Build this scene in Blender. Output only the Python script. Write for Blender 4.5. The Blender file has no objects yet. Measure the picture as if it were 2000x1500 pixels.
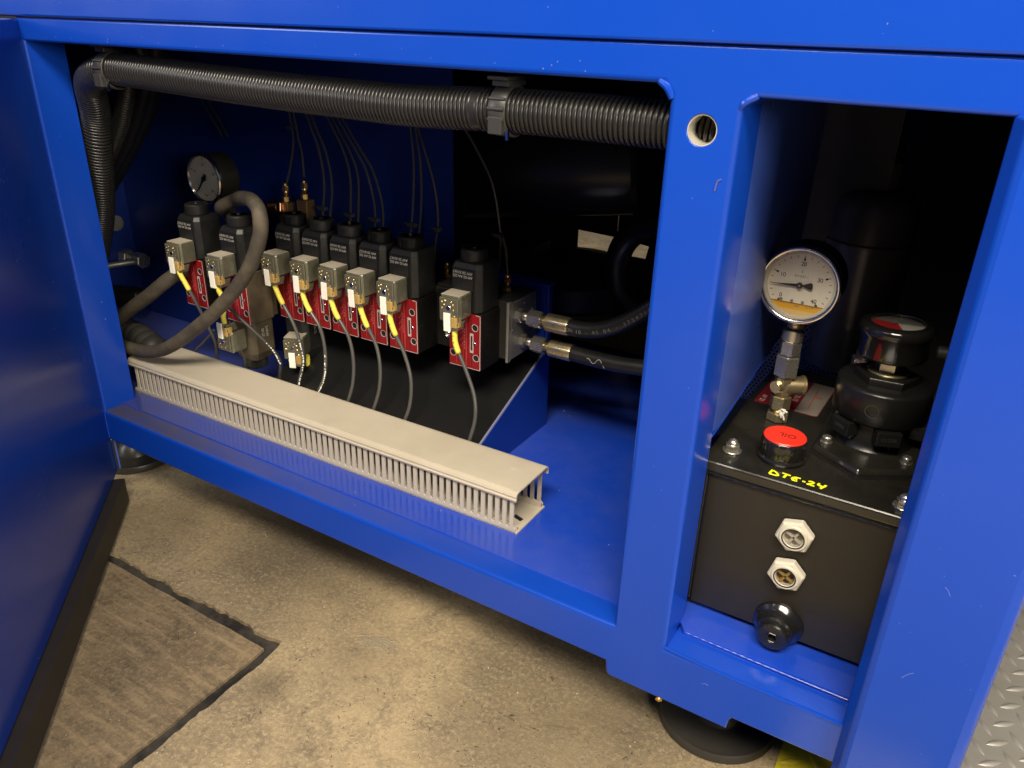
import bpy, bmesh, math, random
from mathutils import Vector, Matrix, noise
from mathutils.geometry import tessellate_polygon
random.seed(7)
sc = bpy.context.scene
PI = math.pi
# ---------------------------------------------------------------- camera, world, lamps, exposure
cam_d = bpy.data.cameras.new("camera"); cam = bpy.data.objects.new("camera", cam_d)
sc.collection.objects.link(cam); sc.camera = cam
RC = ((0.8530100874761006, 0.5212668048068644, 0.025587279465731694),
      (0.24081980037925413, -0.34963833772504027, -0.9054053548207935),
      (-0.46301146250315595, 0.7784818244502006, -0.4237763969257555))
m4 = Matrix.Identity(4)
for i in range(3):
    m4[i][0] = RC[0][i]; m4[i][1] = -RC[1][i]; m4[i][2] = -RC[2][i]
m4.translation = (0, -0.52, 0.6344)
cam.matrix_world = m4
cam_d.sensor_width = 36.0; cam_d.lens = 36.0 * 1523.3368 / 2000.0
cam_d.clip_start = 0.01; cam_d.clip_end = 60.0
sc.render.resolution_x = 1024; sc.render.resolution_y = 768

w = bpy.data.worlds.new("World"); sc.world = w; w.use_nodes = True
bg = w.node_tree.nodes["Background"]
bg.inputs[0].default_value = (0.92, 0.93, 1.0, 1); bg.inputs[1].default_value = 0.045

def area_lamp(name, loc, target, size, size_y, power, color):
    d = bpy.data.lights.new(name, 'AREA'); d.shape = 'RECTANGLE'; d.size = size; d.size_y = size_y
    d.energy = power; d.color = color
    o = bpy.data.objects.new(name, d); sc.collection.objects.link(o)
    o.location = loc
    o.rotation_euler = (Vector(target) - Vector(loc)).to_track_quat('-Z', 'Y').to_euler()
    return o
area_lamp("ceiling_lamp", (0.20, -1.20, 2.05), (-0.15, 0.0, 0.3), 1.3, 0.5, 90, (1.0, 0.89, 0.72))
area_lamp("ceiling_lamp", (-1.9, -2.6, 3.0), (-0.6, 0.0, 0.4), 1.3, 0.4, 8, (0.95, 0.95, 1.0))
area_lamp("added_right_light", (1.45, -0.98, 0.98), (-0.6, 0.1, 0.42), 0.6, 0.5, 25, (1.0, 0.92, 0.78))  # low light added from the right to reach the interior; source unseen
area_lamp("added_left_light", (-4.2, -2.3, 1.7), (-0.8, 0.0, 0.75), 1.6, 1.4, 55, (0.93, 0.95, 1.0))  # soft panel added for the pale haze on the top panel; source unseen
area_lamp("ceiling_lamp", (1.3, 0.7, 2.2), (0.35, 0.2, 0.0), 1.0, 0.5, 34, (1.0, 0.95, 0.86))
area_lamp("ceiling_lamp", (-0.9, 3.4, 2.4), (-0.9, 2.4, 0.0), 1.2, 1.2, 26, (1.0, 0.9, 0.74))

sc.view_settings.view_transform = 'Standard'; sc.view_settings.look = 'None'
sc.view_settings.exposure = 0.0; sc.view_settings.gamma = 1.0
sc.render.engine = 'CYCLES'
try:
    sc.cycles.max_bounces = 8; sc.cycles.transparent_max_bounces = 8; sc.cycles.caustics_reflective = False
    sc.cycles.caustics_refractive = False
except Exception:
    pass

# ---------------------------------------------------------------- materials
def new_mat(name):
    m = bpy.data.materials.new(name); m.use_nodes = True
    return m, m.node_tree, m.node_tree.nodes["Principled BSDF"]
def mat(name, col, rough=0.5, metal=0.0, coat=0.0, coat_rough=0.1, trans=0.0, ior=1.45, var=0.0, vscale=20.0,
        bump=0.0, bscale=200.0, col2=None, rvar=0.0, spec=0.5, thr=(0.35, 0.7)):
    m, nt, b = new_mat(name)
    b.inputs['Base Color'].default_value = (*col, 1); b.inputs['Roughness'].default_value = rough
    b.inputs['Metallic'].default_value = metal; b.inputs['IOR'].default_value = ior
    b.inputs['Coat Weight'].default_value = coat; b.inputs['Coat Roughness'].default_value = coat_rough
    b.inputs['Transmission Weight'].default_value = trans; b.inputs['Specular IOR Level'].default_value = spec
    tc = nt.nodes.new('ShaderNodeTexCoord')
    if col2 is not None or var > 0 or rvar > 0:
        n = nt.nodes.new('ShaderNodeTexNoise'); n.inputs['Scale'].default_value = vscale
        n.inputs['Detail'].default_value = 8; n.inputs['Roughness'].default_value = 0.65
        nt.links.new(tc.outputs['Object'], n.inputs['Vector'])
        r = nt.nodes.new('ShaderNodeMapRange'); r.inputs[1].default_value = thr[0]; r.inputs[2].default_value = thr[1]
        nt.links.new(n.outputs['Fac'], r.inputs[0])
        if col2 is not None or var > 0:
            mx = nt.nodes.new('ShaderNodeMix'); mx.data_type = 'RGBA'
            c2 = col2 if col2 is not None else tuple(c * (1 - var) for c in col)
            mx.inputs[6].default_value = (*col, 1); mx.inputs[7].default_value = (*c2, 1)
            nt.links.new(r.outputs[0], mx.inputs[0]); nt.links.new(mx.outputs[2], b.inputs['Base Color'])
        if rvar > 0:
            r2 = nt.nodes.new('ShaderNodeMapRange'); r2.inputs[3].default_value = rough; r2.inputs[4].default_value = rough + rvar
            nt.links.new(r.outputs[0], r2.inputs[0]); nt.links.new(r2.outputs[0], b.inputs['Roughness'])
    if bump > 0:
        n2 = nt.nodes.new('ShaderNodeTexNoise'); n2.inputs['Scale'].default_value = bscale; n2.inputs['Detail'].default_value = 4
        nt.links.new(tc.outputs['Object'], n2.inputs['Vector'])
        bp = nt.nodes.new('ShaderNodeBump'); bp.inputs['Strength'].default_value = bump; bp.inputs['Distance'].default_value = 0.0006
        nt.links.new(n2.outputs['Fac'], bp.inputs['Height']); nt.links.new(bp.outputs['Normal'], b.inputs['Normal'])
    return m

def blue_paint(name, base, rough, dust=0.0, dust_col=(0.25, 0.24, 0.24), chips=True, settle=0.0):
    m, nt, b = new_mat(name)
    L = nt.links.new
    tc = nt.nodes.new('ShaderNodeTexCoord')
    n1 = nt.nodes.new('ShaderNodeTexNoise'); n1.inputs['Scale'].default_value = 5; n1.inputs['Detail'].default_value = 6
    L(tc.outputs['Object'], n1.inputs['Vector'])
    mx = nt.nodes.new('ShaderNodeMix'); mx.data_type = 'RGBA'
    mx.inputs[6].default_value = (*base, 1); mx.inputs[7].default_value = (base[0] * 1.6 + .004, base[1] * 1.12, base[2] * 0.93, 1)
    L(n1.outputs['Fac'], mx.inputs[0])
    last = mx.outputs[2]
    if chips:   # tiny chips and specks in the paint
        v = nt.nodes.new('ShaderNodeTexNoise'); v.inputs['Scale'].default_value = 130; v.inputs['Detail'].default_value = 2
        L(tc.outputs['Object'], v.inputs['Vector'])
        r = nt.nodes.new('ShaderNodeMapRange'); r.inputs[1].default_value = 0.775; r.inputs[2].default_value = 0.80
        L(v.outputs['Fac'], r.inputs[0])
        mc = nt.nodes.new('ShaderNodeMix'); mc.data_type = 'RGBA'; mc.inputs[7].default_value = (0.35, 0.38, 0.55, 1)
        L(r.outputs[0], mc.inputs[0]); L(last, mc.inputs[6]); last = mc.outputs[2]
    if dust > 0:
        n3 = nt.nodes.new('ShaderNodeTexNoise'); n3.inputs['Scale'].default_value = 7; n3.inputs['Detail'].default_value = 9
        n3.inputs['Roughness'].default_value = 0.7
        L(tc.outputs['Object'], n3.inputs['Vector'])
        r3 = nt.nodes.new('ShaderNodeMapRange'); r3.inputs[1].default_value = 0.42; r3.inputs[2].default_value = 0.75
        r3.inputs[4].default_value = dust
        L(n3.outputs['Fac'], r3.inputs[0])
        md = nt.nodes.new('ShaderNodeMix'); md.data_type = 'RGBA'; md.inputs[7].default_value = (*dust_col, 1)
        L(r3.outputs[0], md.inputs[0]); L(last, md.inputs[6]); last = md.outputs[2]
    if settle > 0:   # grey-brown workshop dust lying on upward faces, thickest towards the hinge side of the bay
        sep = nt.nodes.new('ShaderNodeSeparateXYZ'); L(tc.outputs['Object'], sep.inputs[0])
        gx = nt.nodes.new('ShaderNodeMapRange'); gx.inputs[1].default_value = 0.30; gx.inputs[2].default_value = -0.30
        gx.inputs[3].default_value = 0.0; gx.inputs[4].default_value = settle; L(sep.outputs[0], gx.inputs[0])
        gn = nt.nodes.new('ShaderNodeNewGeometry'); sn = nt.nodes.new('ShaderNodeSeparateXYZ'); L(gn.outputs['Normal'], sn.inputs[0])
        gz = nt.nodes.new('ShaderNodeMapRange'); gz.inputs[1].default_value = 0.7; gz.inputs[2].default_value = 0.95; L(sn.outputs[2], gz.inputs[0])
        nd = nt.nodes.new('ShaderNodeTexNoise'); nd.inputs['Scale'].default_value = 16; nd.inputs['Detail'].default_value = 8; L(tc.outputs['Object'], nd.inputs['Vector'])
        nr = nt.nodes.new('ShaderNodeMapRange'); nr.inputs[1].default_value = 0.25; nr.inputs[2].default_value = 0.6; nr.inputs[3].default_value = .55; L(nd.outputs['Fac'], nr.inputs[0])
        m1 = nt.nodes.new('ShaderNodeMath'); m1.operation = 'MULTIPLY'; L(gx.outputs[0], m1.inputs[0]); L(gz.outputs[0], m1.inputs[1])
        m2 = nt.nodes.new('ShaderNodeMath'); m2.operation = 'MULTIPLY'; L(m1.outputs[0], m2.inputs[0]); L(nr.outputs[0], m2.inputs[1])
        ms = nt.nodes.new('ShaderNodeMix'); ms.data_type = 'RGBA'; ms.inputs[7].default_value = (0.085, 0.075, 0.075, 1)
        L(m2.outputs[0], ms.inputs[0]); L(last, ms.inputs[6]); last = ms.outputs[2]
    L(last, b.inputs['Base Color'])
    rn = nt.nodes.new('ShaderNodeTexNoise'); rn.inputs['Scale'].default_value = 12; rn.inputs['Detail'].default_value = 6
    L(tc.outputs['Object'], rn.inputs['Vector'])
    rr = nt.nodes.new('ShaderNodeMapRange'); rr.inputs[3].default_value = rough - 0.06; rr.inputs[4].default_value = rough + 0.09
    L(rn.outputs['Fac'], rr.inputs[0]); L(rr.outputs[0], b.inputs['Roughness'])
    bn = nt.nodes.new('ShaderNodeTexNoise'); bn.inputs['Scale'].default_value = 320; bn.inputs['Detail'].default_value = 2
    L(tc.outputs['Object'], bn.inputs['Vector'])
    bp = nt.nodes.new('ShaderNodeBump'); bp.inputs['Strength'].default_value = 0.12; bp.inputs['Distance'].default_value = 0.0004
    L(bn.outputs['Fac'], bp.inputs['Height']); L(bp.outputs['Normal'], b.inputs['Normal'])
    b.inputs['Specular IOR Level'].default_value = 0.5
    return m

def concrete(name, ca, cb, cc, streak=False, stains=()):
    m, nt, b = new_mat(name); L = nt.links.new
    tc = nt.nodes.new('ShaderNodeTexCoord')
    def nz(s, d, r=.6, vec=None):
        n = nt.nodes.new('ShaderNodeTexNoise'); n.inputs['Scale'].default_value = s; n.inputs['Detail'].default_value = d
        n.inputs['Roughness'].default_value = r; L(vec or tc.outputs['Object'], n.inputs['Vector']); return n
    def ramp(src, lo, hi, a=0., c=1.):
        r = nt.nodes.new('ShaderNodeMapRange'); r.inputs[1].default_value = lo; r.inputs[2].default_value = hi
        r.inputs[3].default_value = a; r.inputs[4].default_value = c; L(src, r.inputs[0]); return r.outputs[0]
    def mix(f, a, bcol):
        x = nt.nodes.new('ShaderNodeMix'); x.data_type = 'RGBA'; L(f, x.inputs[0]); L(a, x.inputs[6]); x.inputs[7].default_value = (*bcol, 1)
        return x.outputs[2]
    base = nt.nodes.new('ShaderNodeRGB'); base.outputs[0].default_value = (*ca, 1)
    big = nz(3.6, 12, .68); mid = nz(34, 9, .75); fine = nz(210, 6, .8); pit = nz(110, 4, .6)
    pit.inputs['Distortion'].default_value = 2.5; mid.inputs['Distortion'].default_value = .6
    c = mix(ramp(big.outputs['Fac'], .40, .64), base.outputs[0], cb)
    c = mix(ramp(mid.outputs['Fac'], .45, .72, 0, .75), c, cc)
    c = mix(ramp(fine.outputs['Fac'], .48, .66, 0, .7), c, tuple(v * 1.35 for v in ca))
    c = mix(ramp(pit.outputs['Fac'], .62, .70, 0, .85), c, tuple(v * .35 for v in cc))
    stn = nz(1.7, 5, .55); c = mix(ramp(stn.outputs['Fac'], .50, .68, 0, .55), c, tuple(v * .9 for v in cc))
    for (px, py, pr, st_) in stains:      # oil and grease stains with a ragged edge
        vd = nt.nodes.new('ShaderNodeVectorMath'); vd.operation = 'DISTANCE'; vd.inputs[1].default_value = (px, py, 0); L(tc.outputs['Object'], vd.inputs[0])
        ad_ = nt.nodes.new('ShaderNodeMath'); ad_.operation = 'MULTIPLY_ADD'; L(mid.outputs['Fac'], ad_.inputs[0]); ad_.inputs[1].default_value = pr * 2.6; L(vd.outputs['Value'], ad_.inputs[2])
        c = mix(ramp(ad_.outputs[0], pr * 1.3, pr * 2.7, st_, 0), c, tuple(v * .55 for v in cc))
    h = fine.outputs['Fac']
    if streak:
        mp = nt.nodes.new('ShaderNodeMapping'); mp.inputs['Scale'].default_value = (13, 95, 1); mp.inputs['Rotation'].default_value = (0, 0, 0.12)
        L(tc.outputs['Object'], mp.inputs['Vector'])
        st = nz(1.0, 5, .6, mp.outputs['Vector'])
        c = mix(ramp(st.outputs['Fac'], .50, .70, 0, .6), c, tuple(v * 1.5 for v in ca))
        ad = nt.nodes.new('ShaderNodeMath'); ad.operation = 'ADD'; L(fine.outputs['Fac'], ad.inputs[0]); L(st.outputs['Fac'], ad.inputs[1]); h = ad.outputs[0]
    L(c, b.inputs['Base Color'])
    L(ramp(mid.outputs['Fac'], .3, .7, .42, .75), b.inputs['Roughness'])
    ad2 = nt.nodes.new('ShaderNodeMath'); ad2.operation = 'ADD'; L(h, ad2.inputs[0]); L(mid.outputs['Fac'], ad2.inputs[1])
    bp = nt.nodes.new('ShaderNodeBump'); bp.inputs['Strength'].default_value = 0.75; bp.inputs['Distance'].default_value = 0.0016
    L(ad2.outputs[0], bp.inputs['Height']); L(bp.outputs['Normal'], b.inputs['Normal'])
    return m

M = {}
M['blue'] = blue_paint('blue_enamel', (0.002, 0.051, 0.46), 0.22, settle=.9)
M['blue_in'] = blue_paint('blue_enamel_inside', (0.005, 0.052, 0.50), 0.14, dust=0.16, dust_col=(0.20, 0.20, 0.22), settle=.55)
M['blue_shaded'] = blue_paint('blue_enamel_shaded', (0.0015, 0.019, 0.165), 0.42, chips=False)  # same enamel darkened: shade inside the bay put into the base colour
M['blue_bracket'] = blue_paint('blue_enamel_bracket', (0.002, 0.034, 0.32), 0.4, chips=False)  # same enamel, darkened less than the panels for shade in the bay
M['blue_door'] = blue_paint('blue_enamel_door_shaded', (0.004, 0.036, 0.30), 0.24)  # same enamel, base darkened because the open door stands in shade
M['floor'] = concrete('concrete', (0.46, 0.355, 0.205), (0.195, 0.157, 0.104), (0.085, 0.068, 0.047), stains=[(-.515, -.13, .024, .5), (-.46, -.05, .05, .28), (-.28, -.05, .07, .3), (-.62, .05, .12, .6), (-.20, .03, .13, .55), (-.42, -.30, .06, .2), (-.84, .02, .07, .35)])
M['slab'] = concrete('worn_slab', (0.29, 0.215, 0.122), (0.14, 0.107, 0.066), (0.070, 0.053, 0.034), streak=True)
M['groove'] = mat('joint_sealant', (0.075, 0.066, 0.052), 0.6, col2=(0.018, 0.016, 0.014), thr=(.35, .6), vscale=28, bump=.8, bscale=300)
M['black'] = mat('black_plastic', (0.012, 0.0118, 0.0115), 0.30, var=.3, vscale=40, bump=.15, bscale=500)
M['coil'] = mat('black_moulded_coil', (0.011, 0.011, 0.0108), 0.44, spec=.45, col2=(0.034, 0.032, 0.027), vscale=25, thr=(.5, .8), bump=.2, bscale=500)
M['iron'] = mat('black_cast_iron', (0.006, 0.0058, 0.0056), 0.45, spec=.3, col2=(0.014, 0.0125, 0.0105), vscale=18, thr=(.45, .75), bump=.5, bscale=350)
M['conduit'] = mat('corrugated_black', (0.022, 0.021, 0.020), 0.27, var=.2, vscale=30)
M['clamp'] = mat('black_nylon', (0.038, 0.037, 0.035), 0.38, bump=.1)
M['gloss'] = mat('gloss_black', (0.012, 0.011, 0.010), 0.13, coat=.6, coat_rough=.06, rvar=.14, vscale=14, bump=.12, bscale=60)
M['tank'] = mat('satin_black_paint', (0.020, 0.0175, 0.014), 0.36, var=.15, vscale=10, bump=.15, bscale=300)
M['lid'] = mat('semi_gloss_black', (0.013, 0.0125, 0.011), 0.14, coat=.4, coat_rough=.1, rvar=.22, vscale=20, col2=(0.026, 0.024, 0.018), bump=.12, bscale=70)
M['shelf'] = mat('black_sheet', (0.009, 0.009, 0.0095), 0.34, rvar=.1)
M['rubber'] = mat('dusty_rubber', (0.055, 0.046, 0.034), 0.72, col2=(0.16, 0.125, 0.08), vscale=26, thr=(.45, .8), bump=.5, bscale=260)
M['hose'] = mat('hose_rubber', (0.016, 0.0155, 0.015), 0.42, var=.3, vscale=60, bump=.2, bscale=400)
M['footrub'] = mat('foot_rubber', (0.035, 0.032, 0.028), 0.36, var=.2)
M['grey_cable'] = mat('grey_cable', (0.075, 0.072, 0.066), 0.32)
M['dark_cable'] = mat('dark_cable', (0.045, 0.043, 0.04), 0.4)
M['pvc'] = mat('grey_pvc', (0.53, 0.475, 0.375), 0.42, col2=(0.45, 0.395, 0.305), vscale=9, thr=(.45, .75), bump=.1, bscale=120)
M['zinc'] = mat('zinc_plate', (0.72, 0.70, 0.63), 0.2, metal=.9, rvar=.2, vscale=60, col2=(0.50, 0.46, 0.38))
M['steel'] = mat('polished_steel', (0.72, 0.70, 0.66), 0.14, metal=1, rvar=.1)
M['satin'] = mat('milled_steel', (0.34, 0.33, 0.30), 0.36, metal=.6, rvar=.15, vscale=40, var=.3)
M['manif'] = mat('dark_manifold', (0.055, 0.052, 0.048), 0.36, metal=.6, rvar=.15, vscale=30)
M['brass'] = mat('brass', (0.78, 0.52, 0.20), 0.25, metal=1, rvar=.15, vscale=60)
M['yzinc'] = mat('yellow_zinc', (0.74, 0.64, 0.40), 0.22, metal=.9, rvar=.2, vscale=70, col2=(0.55, 0.42, 0.20))
M['red_label'] = mat('red_label', (0.27, 0.008, 0.011), 0.42, var=.25, vscale=60)
M['pink_print'] = mat('pale_red_print', (0.62, 0.11, 0.09), 0.5)
M['silver'] = mat('silver_print', (0.60, 0.56, 0.52), 0.4, metal=.3)
M['white'] = mat('white_tag', (0.88, 0.86, 0.76), 0.45)
M['print'] = mat('pale_print', (0.40, 0.38, 0.34), 0.6)
M['yellow'] = mat('yellow_sleeve', (0.84, 0.72, 0.10), 0.45, var=.12, vscale=80)
M['ypaint'] = mat('yellow_marker', (0.90, 0.88, 0.02), 0.5)
M['redcap'] = mat('red_plastic', (0.80, 0.035, 0.018), 0.35, bump=.1)
M['dial'] = mat('cream_dial', (0.88, 0.83, 0.66), 0.5)
M['ink'] = mat('black_ink', (0.012, 0.012, 0.012), 0.5)
M['grey_ink'] = mat('grey_ink', (0.22, 0.21, 0.18), 0.5)
M['amber'] = mat('amber_liquid', (0.85, 0.46, 0.03), 0.25)
M['amber_plastic'] = mat('amber_plastic', (0.42, 0.27, 0.08), 0.3)
M['amber_dark'] = mat('amber_shade', (0.42, 0.20, 0.015), 0.25)
M['bezel_in'] = mat('bezel_plastic', (0.70, 0.66, 0.56), 0.3)
def thin_glass():
    m, nt, b = new_mat('clear_glass'); nt.nodes.remove(b)
    out = [n for n in nt.nodes if n.type == 'OUTPUT_MATERIAL'][0]
    t = nt.nodes.new('ShaderNodeBsdfTransparent'); g = nt.nodes.new('ShaderNodeBsdfGlossy'); g.inputs['Roughness'].default_value = 0.04
    f = nt.nodes.new('ShaderNodeMath'); f.operation = 'MULTIPLY'; f.inputs[1].default_value = 0.5; lw = nt.nodes.new('ShaderNodeLayerWeight'); lw.inputs[0].default_value = 0.25; nt.links.new(lw.outputs['Fresnel'], f.inputs[0]); x = nt.nodes.new('ShaderNodeMixShader')
    nt.links.new(f.outputs[0], x.inputs[0]); nt.links.new(t.outputs[0], x.inputs[1]); nt.links.new(g.outputs[0], x.inputs[2])
    nt.links.new(x.outputs[0], out.inputs['Surface']); return m
M['glass'] = thin_glass()
M['clear'] = mat('smoky_connector', (0.105, 0.102, 0.070), 0.16, coat=.8, trans=.3, ior=1.45, col2=(0.19, 0.18, 0.125), vscale=50, bump=.2, bscale=150)
M['dusttop'] = mat('dusty_connector_top', (0.42, 0.37, 0.29), 0.65, var=.2, vscale=120, bump=.3)
M['nutpl'] = mat('pale_grey_nylon', (0.62, 0.58, 0.47), 0.4, bump=.15)
M['tread'] = mat('tread_steel', (0.55, 0.53, 0.50), 0.32, metal=.55, rvar=.25, vscale=14, col2=(0.40, 0.375, 0.33), bump=.15, bscale=200)
M['yplate'] = mat('yellow_floor_paint', (0.80, 0.66, 0.02), 0.45, col2=(0.45, 0.35, 0.03), vscale=22, bump=.3)
M['maroon'] = mat('maroon_sticker', (0.17, 0.012, 0.018), 0.35)
M['perf'] = mat('blue_grey_mesh', (0.10, 0.15, 0.34), 0.4)
M['divider'] = mat('slate_blue_sheet', (0.045, 0.10, 0.44), 0.26, rvar=.1, vscale=8)
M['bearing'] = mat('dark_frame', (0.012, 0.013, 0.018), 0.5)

# ---------------------------------------------------------------- mesh builder (millimetres)
class MB:
    def __init__(s): s.v = []; s.f = []; s.sm = []
    def add(s, vs, fs, smooth=False):
        o = len(s.v); s.v += [tuple(p) for p in vs]
        for f in fs: s.f.append(tuple(o + i for i in f)); s.sm.append(smooth)
    def box(s, x0, x1, y0, y1, z0, z1):
        s.add([(x0, y0, z0), (x1, y0, z0), (x1, y1, z0), (x0, y1, z0), (x0, y0, z1), (x1, y0, z1), (x1, y1, z1), (x0, y1, z1)],
              [(3, 2, 1, 0), (4, 5, 6, 7), (0, 1, 5, 4), (1, 2, 6, 5), (2, 3, 7, 6), (3, 0, 4, 7)])
    def prism(s, poly, a0, a1, ax='z', top=None):
        # poly of 2D points; ax = extrusion axis; for x:(y,z) y:(x,z) z:(x,y); top = other polygon at a1
        n = len(poly); top = top or poly
        def P(p, a): return (a, p[0], p[1]) if ax == 'x' else ((p[0], a, p[1]) if ax == 'y' else (p[0], p[1], a))
        vs = [P(p, a0) for p in poly] + [P(p, a1) for p in top]
        fs = [tuple(range(n))[::-1], tuple(range(n, 2 * n))] + [(i, (i + 1) % n, n + (i + 1) % n, n + i) for i in range(n)]
        s.add(vs, fs)
    def lathe(s, prof, loc=(0, 0, 0), axis=(0, 0, 1), seg=32, smooth=True, phase=0.0, rfun=None, caps=(True, True)):
        a = Vector(axis).normalized(); up = Vector((0, 0, 1)) if abs(a.z) < .9 else Vector((1, 0, 0))
        u = up.cross(a).normalized(); v = a.cross(u); c = Vector(loc)
        vs = []; fs = []
        for r, h in prof:
            for k in range(seg):
                t = 2 * PI * k / seg + phase
                rr = r if rfun is None else rfun(r, k, h)
                vs.append(c + a * h + (u * math.cos(t) + v * math.sin(t)) * rr)
        for i in range(len(prof) - 1):
            for k in range(seg):
                k2 = (k + 1) % seg
                fs.append((i * seg + k, i * seg + k2, (i + 1) * seg + k2, (i + 1) * seg + k))
        s.add(vs, fs, smooth)
        if caps[0] and prof[0][0] > 1e-6: s.add([vs[k] for k in range(seg)], [tuple(range(seg))[::-1]])
        if caps[1] and prof[-1][0] > 1e-6: s.add([vs[(len(prof) - 1) * seg + k] for k in range(seg)], [tuple(range(seg))])
    def cyl(s, r, h, loc=(0, 0, 0), axis=(0, 0, 1), seg=24, bev=0.0, phase=0.0):
        if bev > 0: s.lathe([(r - bev, 0), (r, bev), (r, h - bev), (r - bev, h)], loc, axis, seg, seg > 8, phase)
        else: s.lathe([(r, 0), (r, h)], loc, axis, seg, seg > 8, phase)
    def hexnut(s, r, h, loc=(0, 0, 0), axis=(0, 0, 1), phase=0.3, bev=None):
        b = r * .1 if bev is None else bev
        s.lathe([(r - b, 0), (r, b * .6), (r, h - b * .6), (r - b, h)], loc, axis, 6, False, phase)
    def ring(s, r0, r1, h, loc, axis=(0, 0, 1), seg=48, bev=0.0):
        a = Vector(axis).normalized(); up = Vector((0, 0, 1)) if abs(a.z) < .9 else Vector((1, 0, 0))
        u = up.cross(a).normalized(); v = a.cross(u); c = Vector(loc); vs = []; fs = []
        prof = [(r0, 0), (r1 - bev, 0), (r1, bev), (r1, h - bev), (r1 - bev, h), (r0 + bev, h), (r0, h - bev)]
        n = len(prof)
        for r, hh in prof:
            for k in range(seg):
                t = 2 * PI * k / seg; vs.append(c + a * hh + (u * math.cos(t) + v * math.sin(t)) * r)
        for i in range(n):
            for k in range(seg):
                k2 = (k + 1) % seg; j = (i + 1) % n
                fs.append((i * seg + k, i * seg + k2, j * seg + k2, j * seg + k))
        s.add(vs, fs, True)
    def tube(s, pts, r, seg=12, sub=8, rfun=None, step=None, caps=True):
        P = smooth_path(pts, sub, step); n = len(P)
        T = [(P[min(i + 1, n - 1)] - P[max(i - 1, 0)]).normalized() for i in range(n)]
        nrm = T[0].orthogonal().normalized(); vs = []; fs = []; d = 0
        for i in range(n):
            if i: nrm = (nrm - T[i] * nrm.dot(T[i])).normalized(); d += (P[i] - P[i - 1]).length
            b = T[i].cross(nrm)
            rr = r if rfun is None else rfun(i, d)
            for k in range(seg):
                t = 2 * PI * k / seg; vs.append(P[i] + (nrm * math.cos(t) + b * math.sin(t)) * rr)
        for i in range(n - 1):
            for k in range(seg):
                k2 = (k + 1) % seg; fs.append((i * seg + k, i * seg + k2, (i + 1) * seg + k2, (i + 1) * seg + k))
        s.add(vs, fs, True)
        if caps:
            s.add(vs[:seg], [tuple(range(seg))[::-1]]); s.add(vs[-seg:], [tuple(range(seg))])
        return P
    def sphere(s, r, loc, seg=12, axis=(0, 0, 1), half=False):
        n = 6; prof = []
        for i in range(n + 1):
            t = (0 if half else -PI / 2) + (PI / 2 if half else PI) * i / n
            prof.append((max(r * math.cos(t), 1e-5), r * math.sin(t)))
        s.lathe(prof, loc, axis, seg)

def smooth_path(pts, sub=8, step=None):
    P = [Vector(p) for p in pts]
    if len(P) == 2 and step is None: return P
    out = []
    Q = [P[0] * 2 - P[1]] + P + [P[-1] * 2 - P[-2]]
    k = 40 if step else sub
    for i in range(1, len(Q) - 2):
        a, b, c, d = Q[i - 1:i + 3]
        for j in range(k):
            t = j / k
            out.append(.5 * ((2 * b) + (c - a) * t + (2 * a - 5 * b + 4 * c - d) * t * t + (3 * b - a - 3 * c + d) * t ** 3))
    out.append(P[-1])
    if step:
        res = [out[0]]; acc = 0; nxt = step
        for i in range(1, len(out)):
            L = (out[i] - out[i - 1]).length
            while L > 0 and acc + L >= nxt:
                res.append(out[i - 1].lerp(out[i], (nxt - acc) / L)); nxt += step
            acc += L
        out = res
    return out

def plate(outline, holes, d0, d1, ax='y', side=True):
    """flat plate with holes: outline and holes in 2D (mm), extruded between d0 and d1 along ax"""
    def P(p, a): return (a, p[0], p[1]) if ax == 'x' else ((p[0], a, p[1]) if ax == 'y' else (p[0], p[1], a))
    loops = [outline] + holes; base = []; idx = []
    for lp in loops:
        idx.append(list(range(len(base), len(base) + len(lp)))); base += [P(p, d0) for p in lp]
    tris = tessellate_polygon([[Vector((p[0], p[1], 0)) for p in lp] for lp in loops])
    ai = 'xyz'.index(ax); n = len(base)
    top = []
    for b in base:
        t = list(b); t[ai] = d1; top.append(tuple(t))
    mb = MB(); fs = [tuple(t) for t in tris] + [tuple(n + i for i in t[::-1]) for t in tris]
    if side:
        for lp in idx:
            for i in range(len(lp)):
                a, b = lp[i], lp[(i + 1) % len(lp)]; fs.append((a, b, n + b, n + a))
    mb.add(base + top, fs)
    return mb

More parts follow.
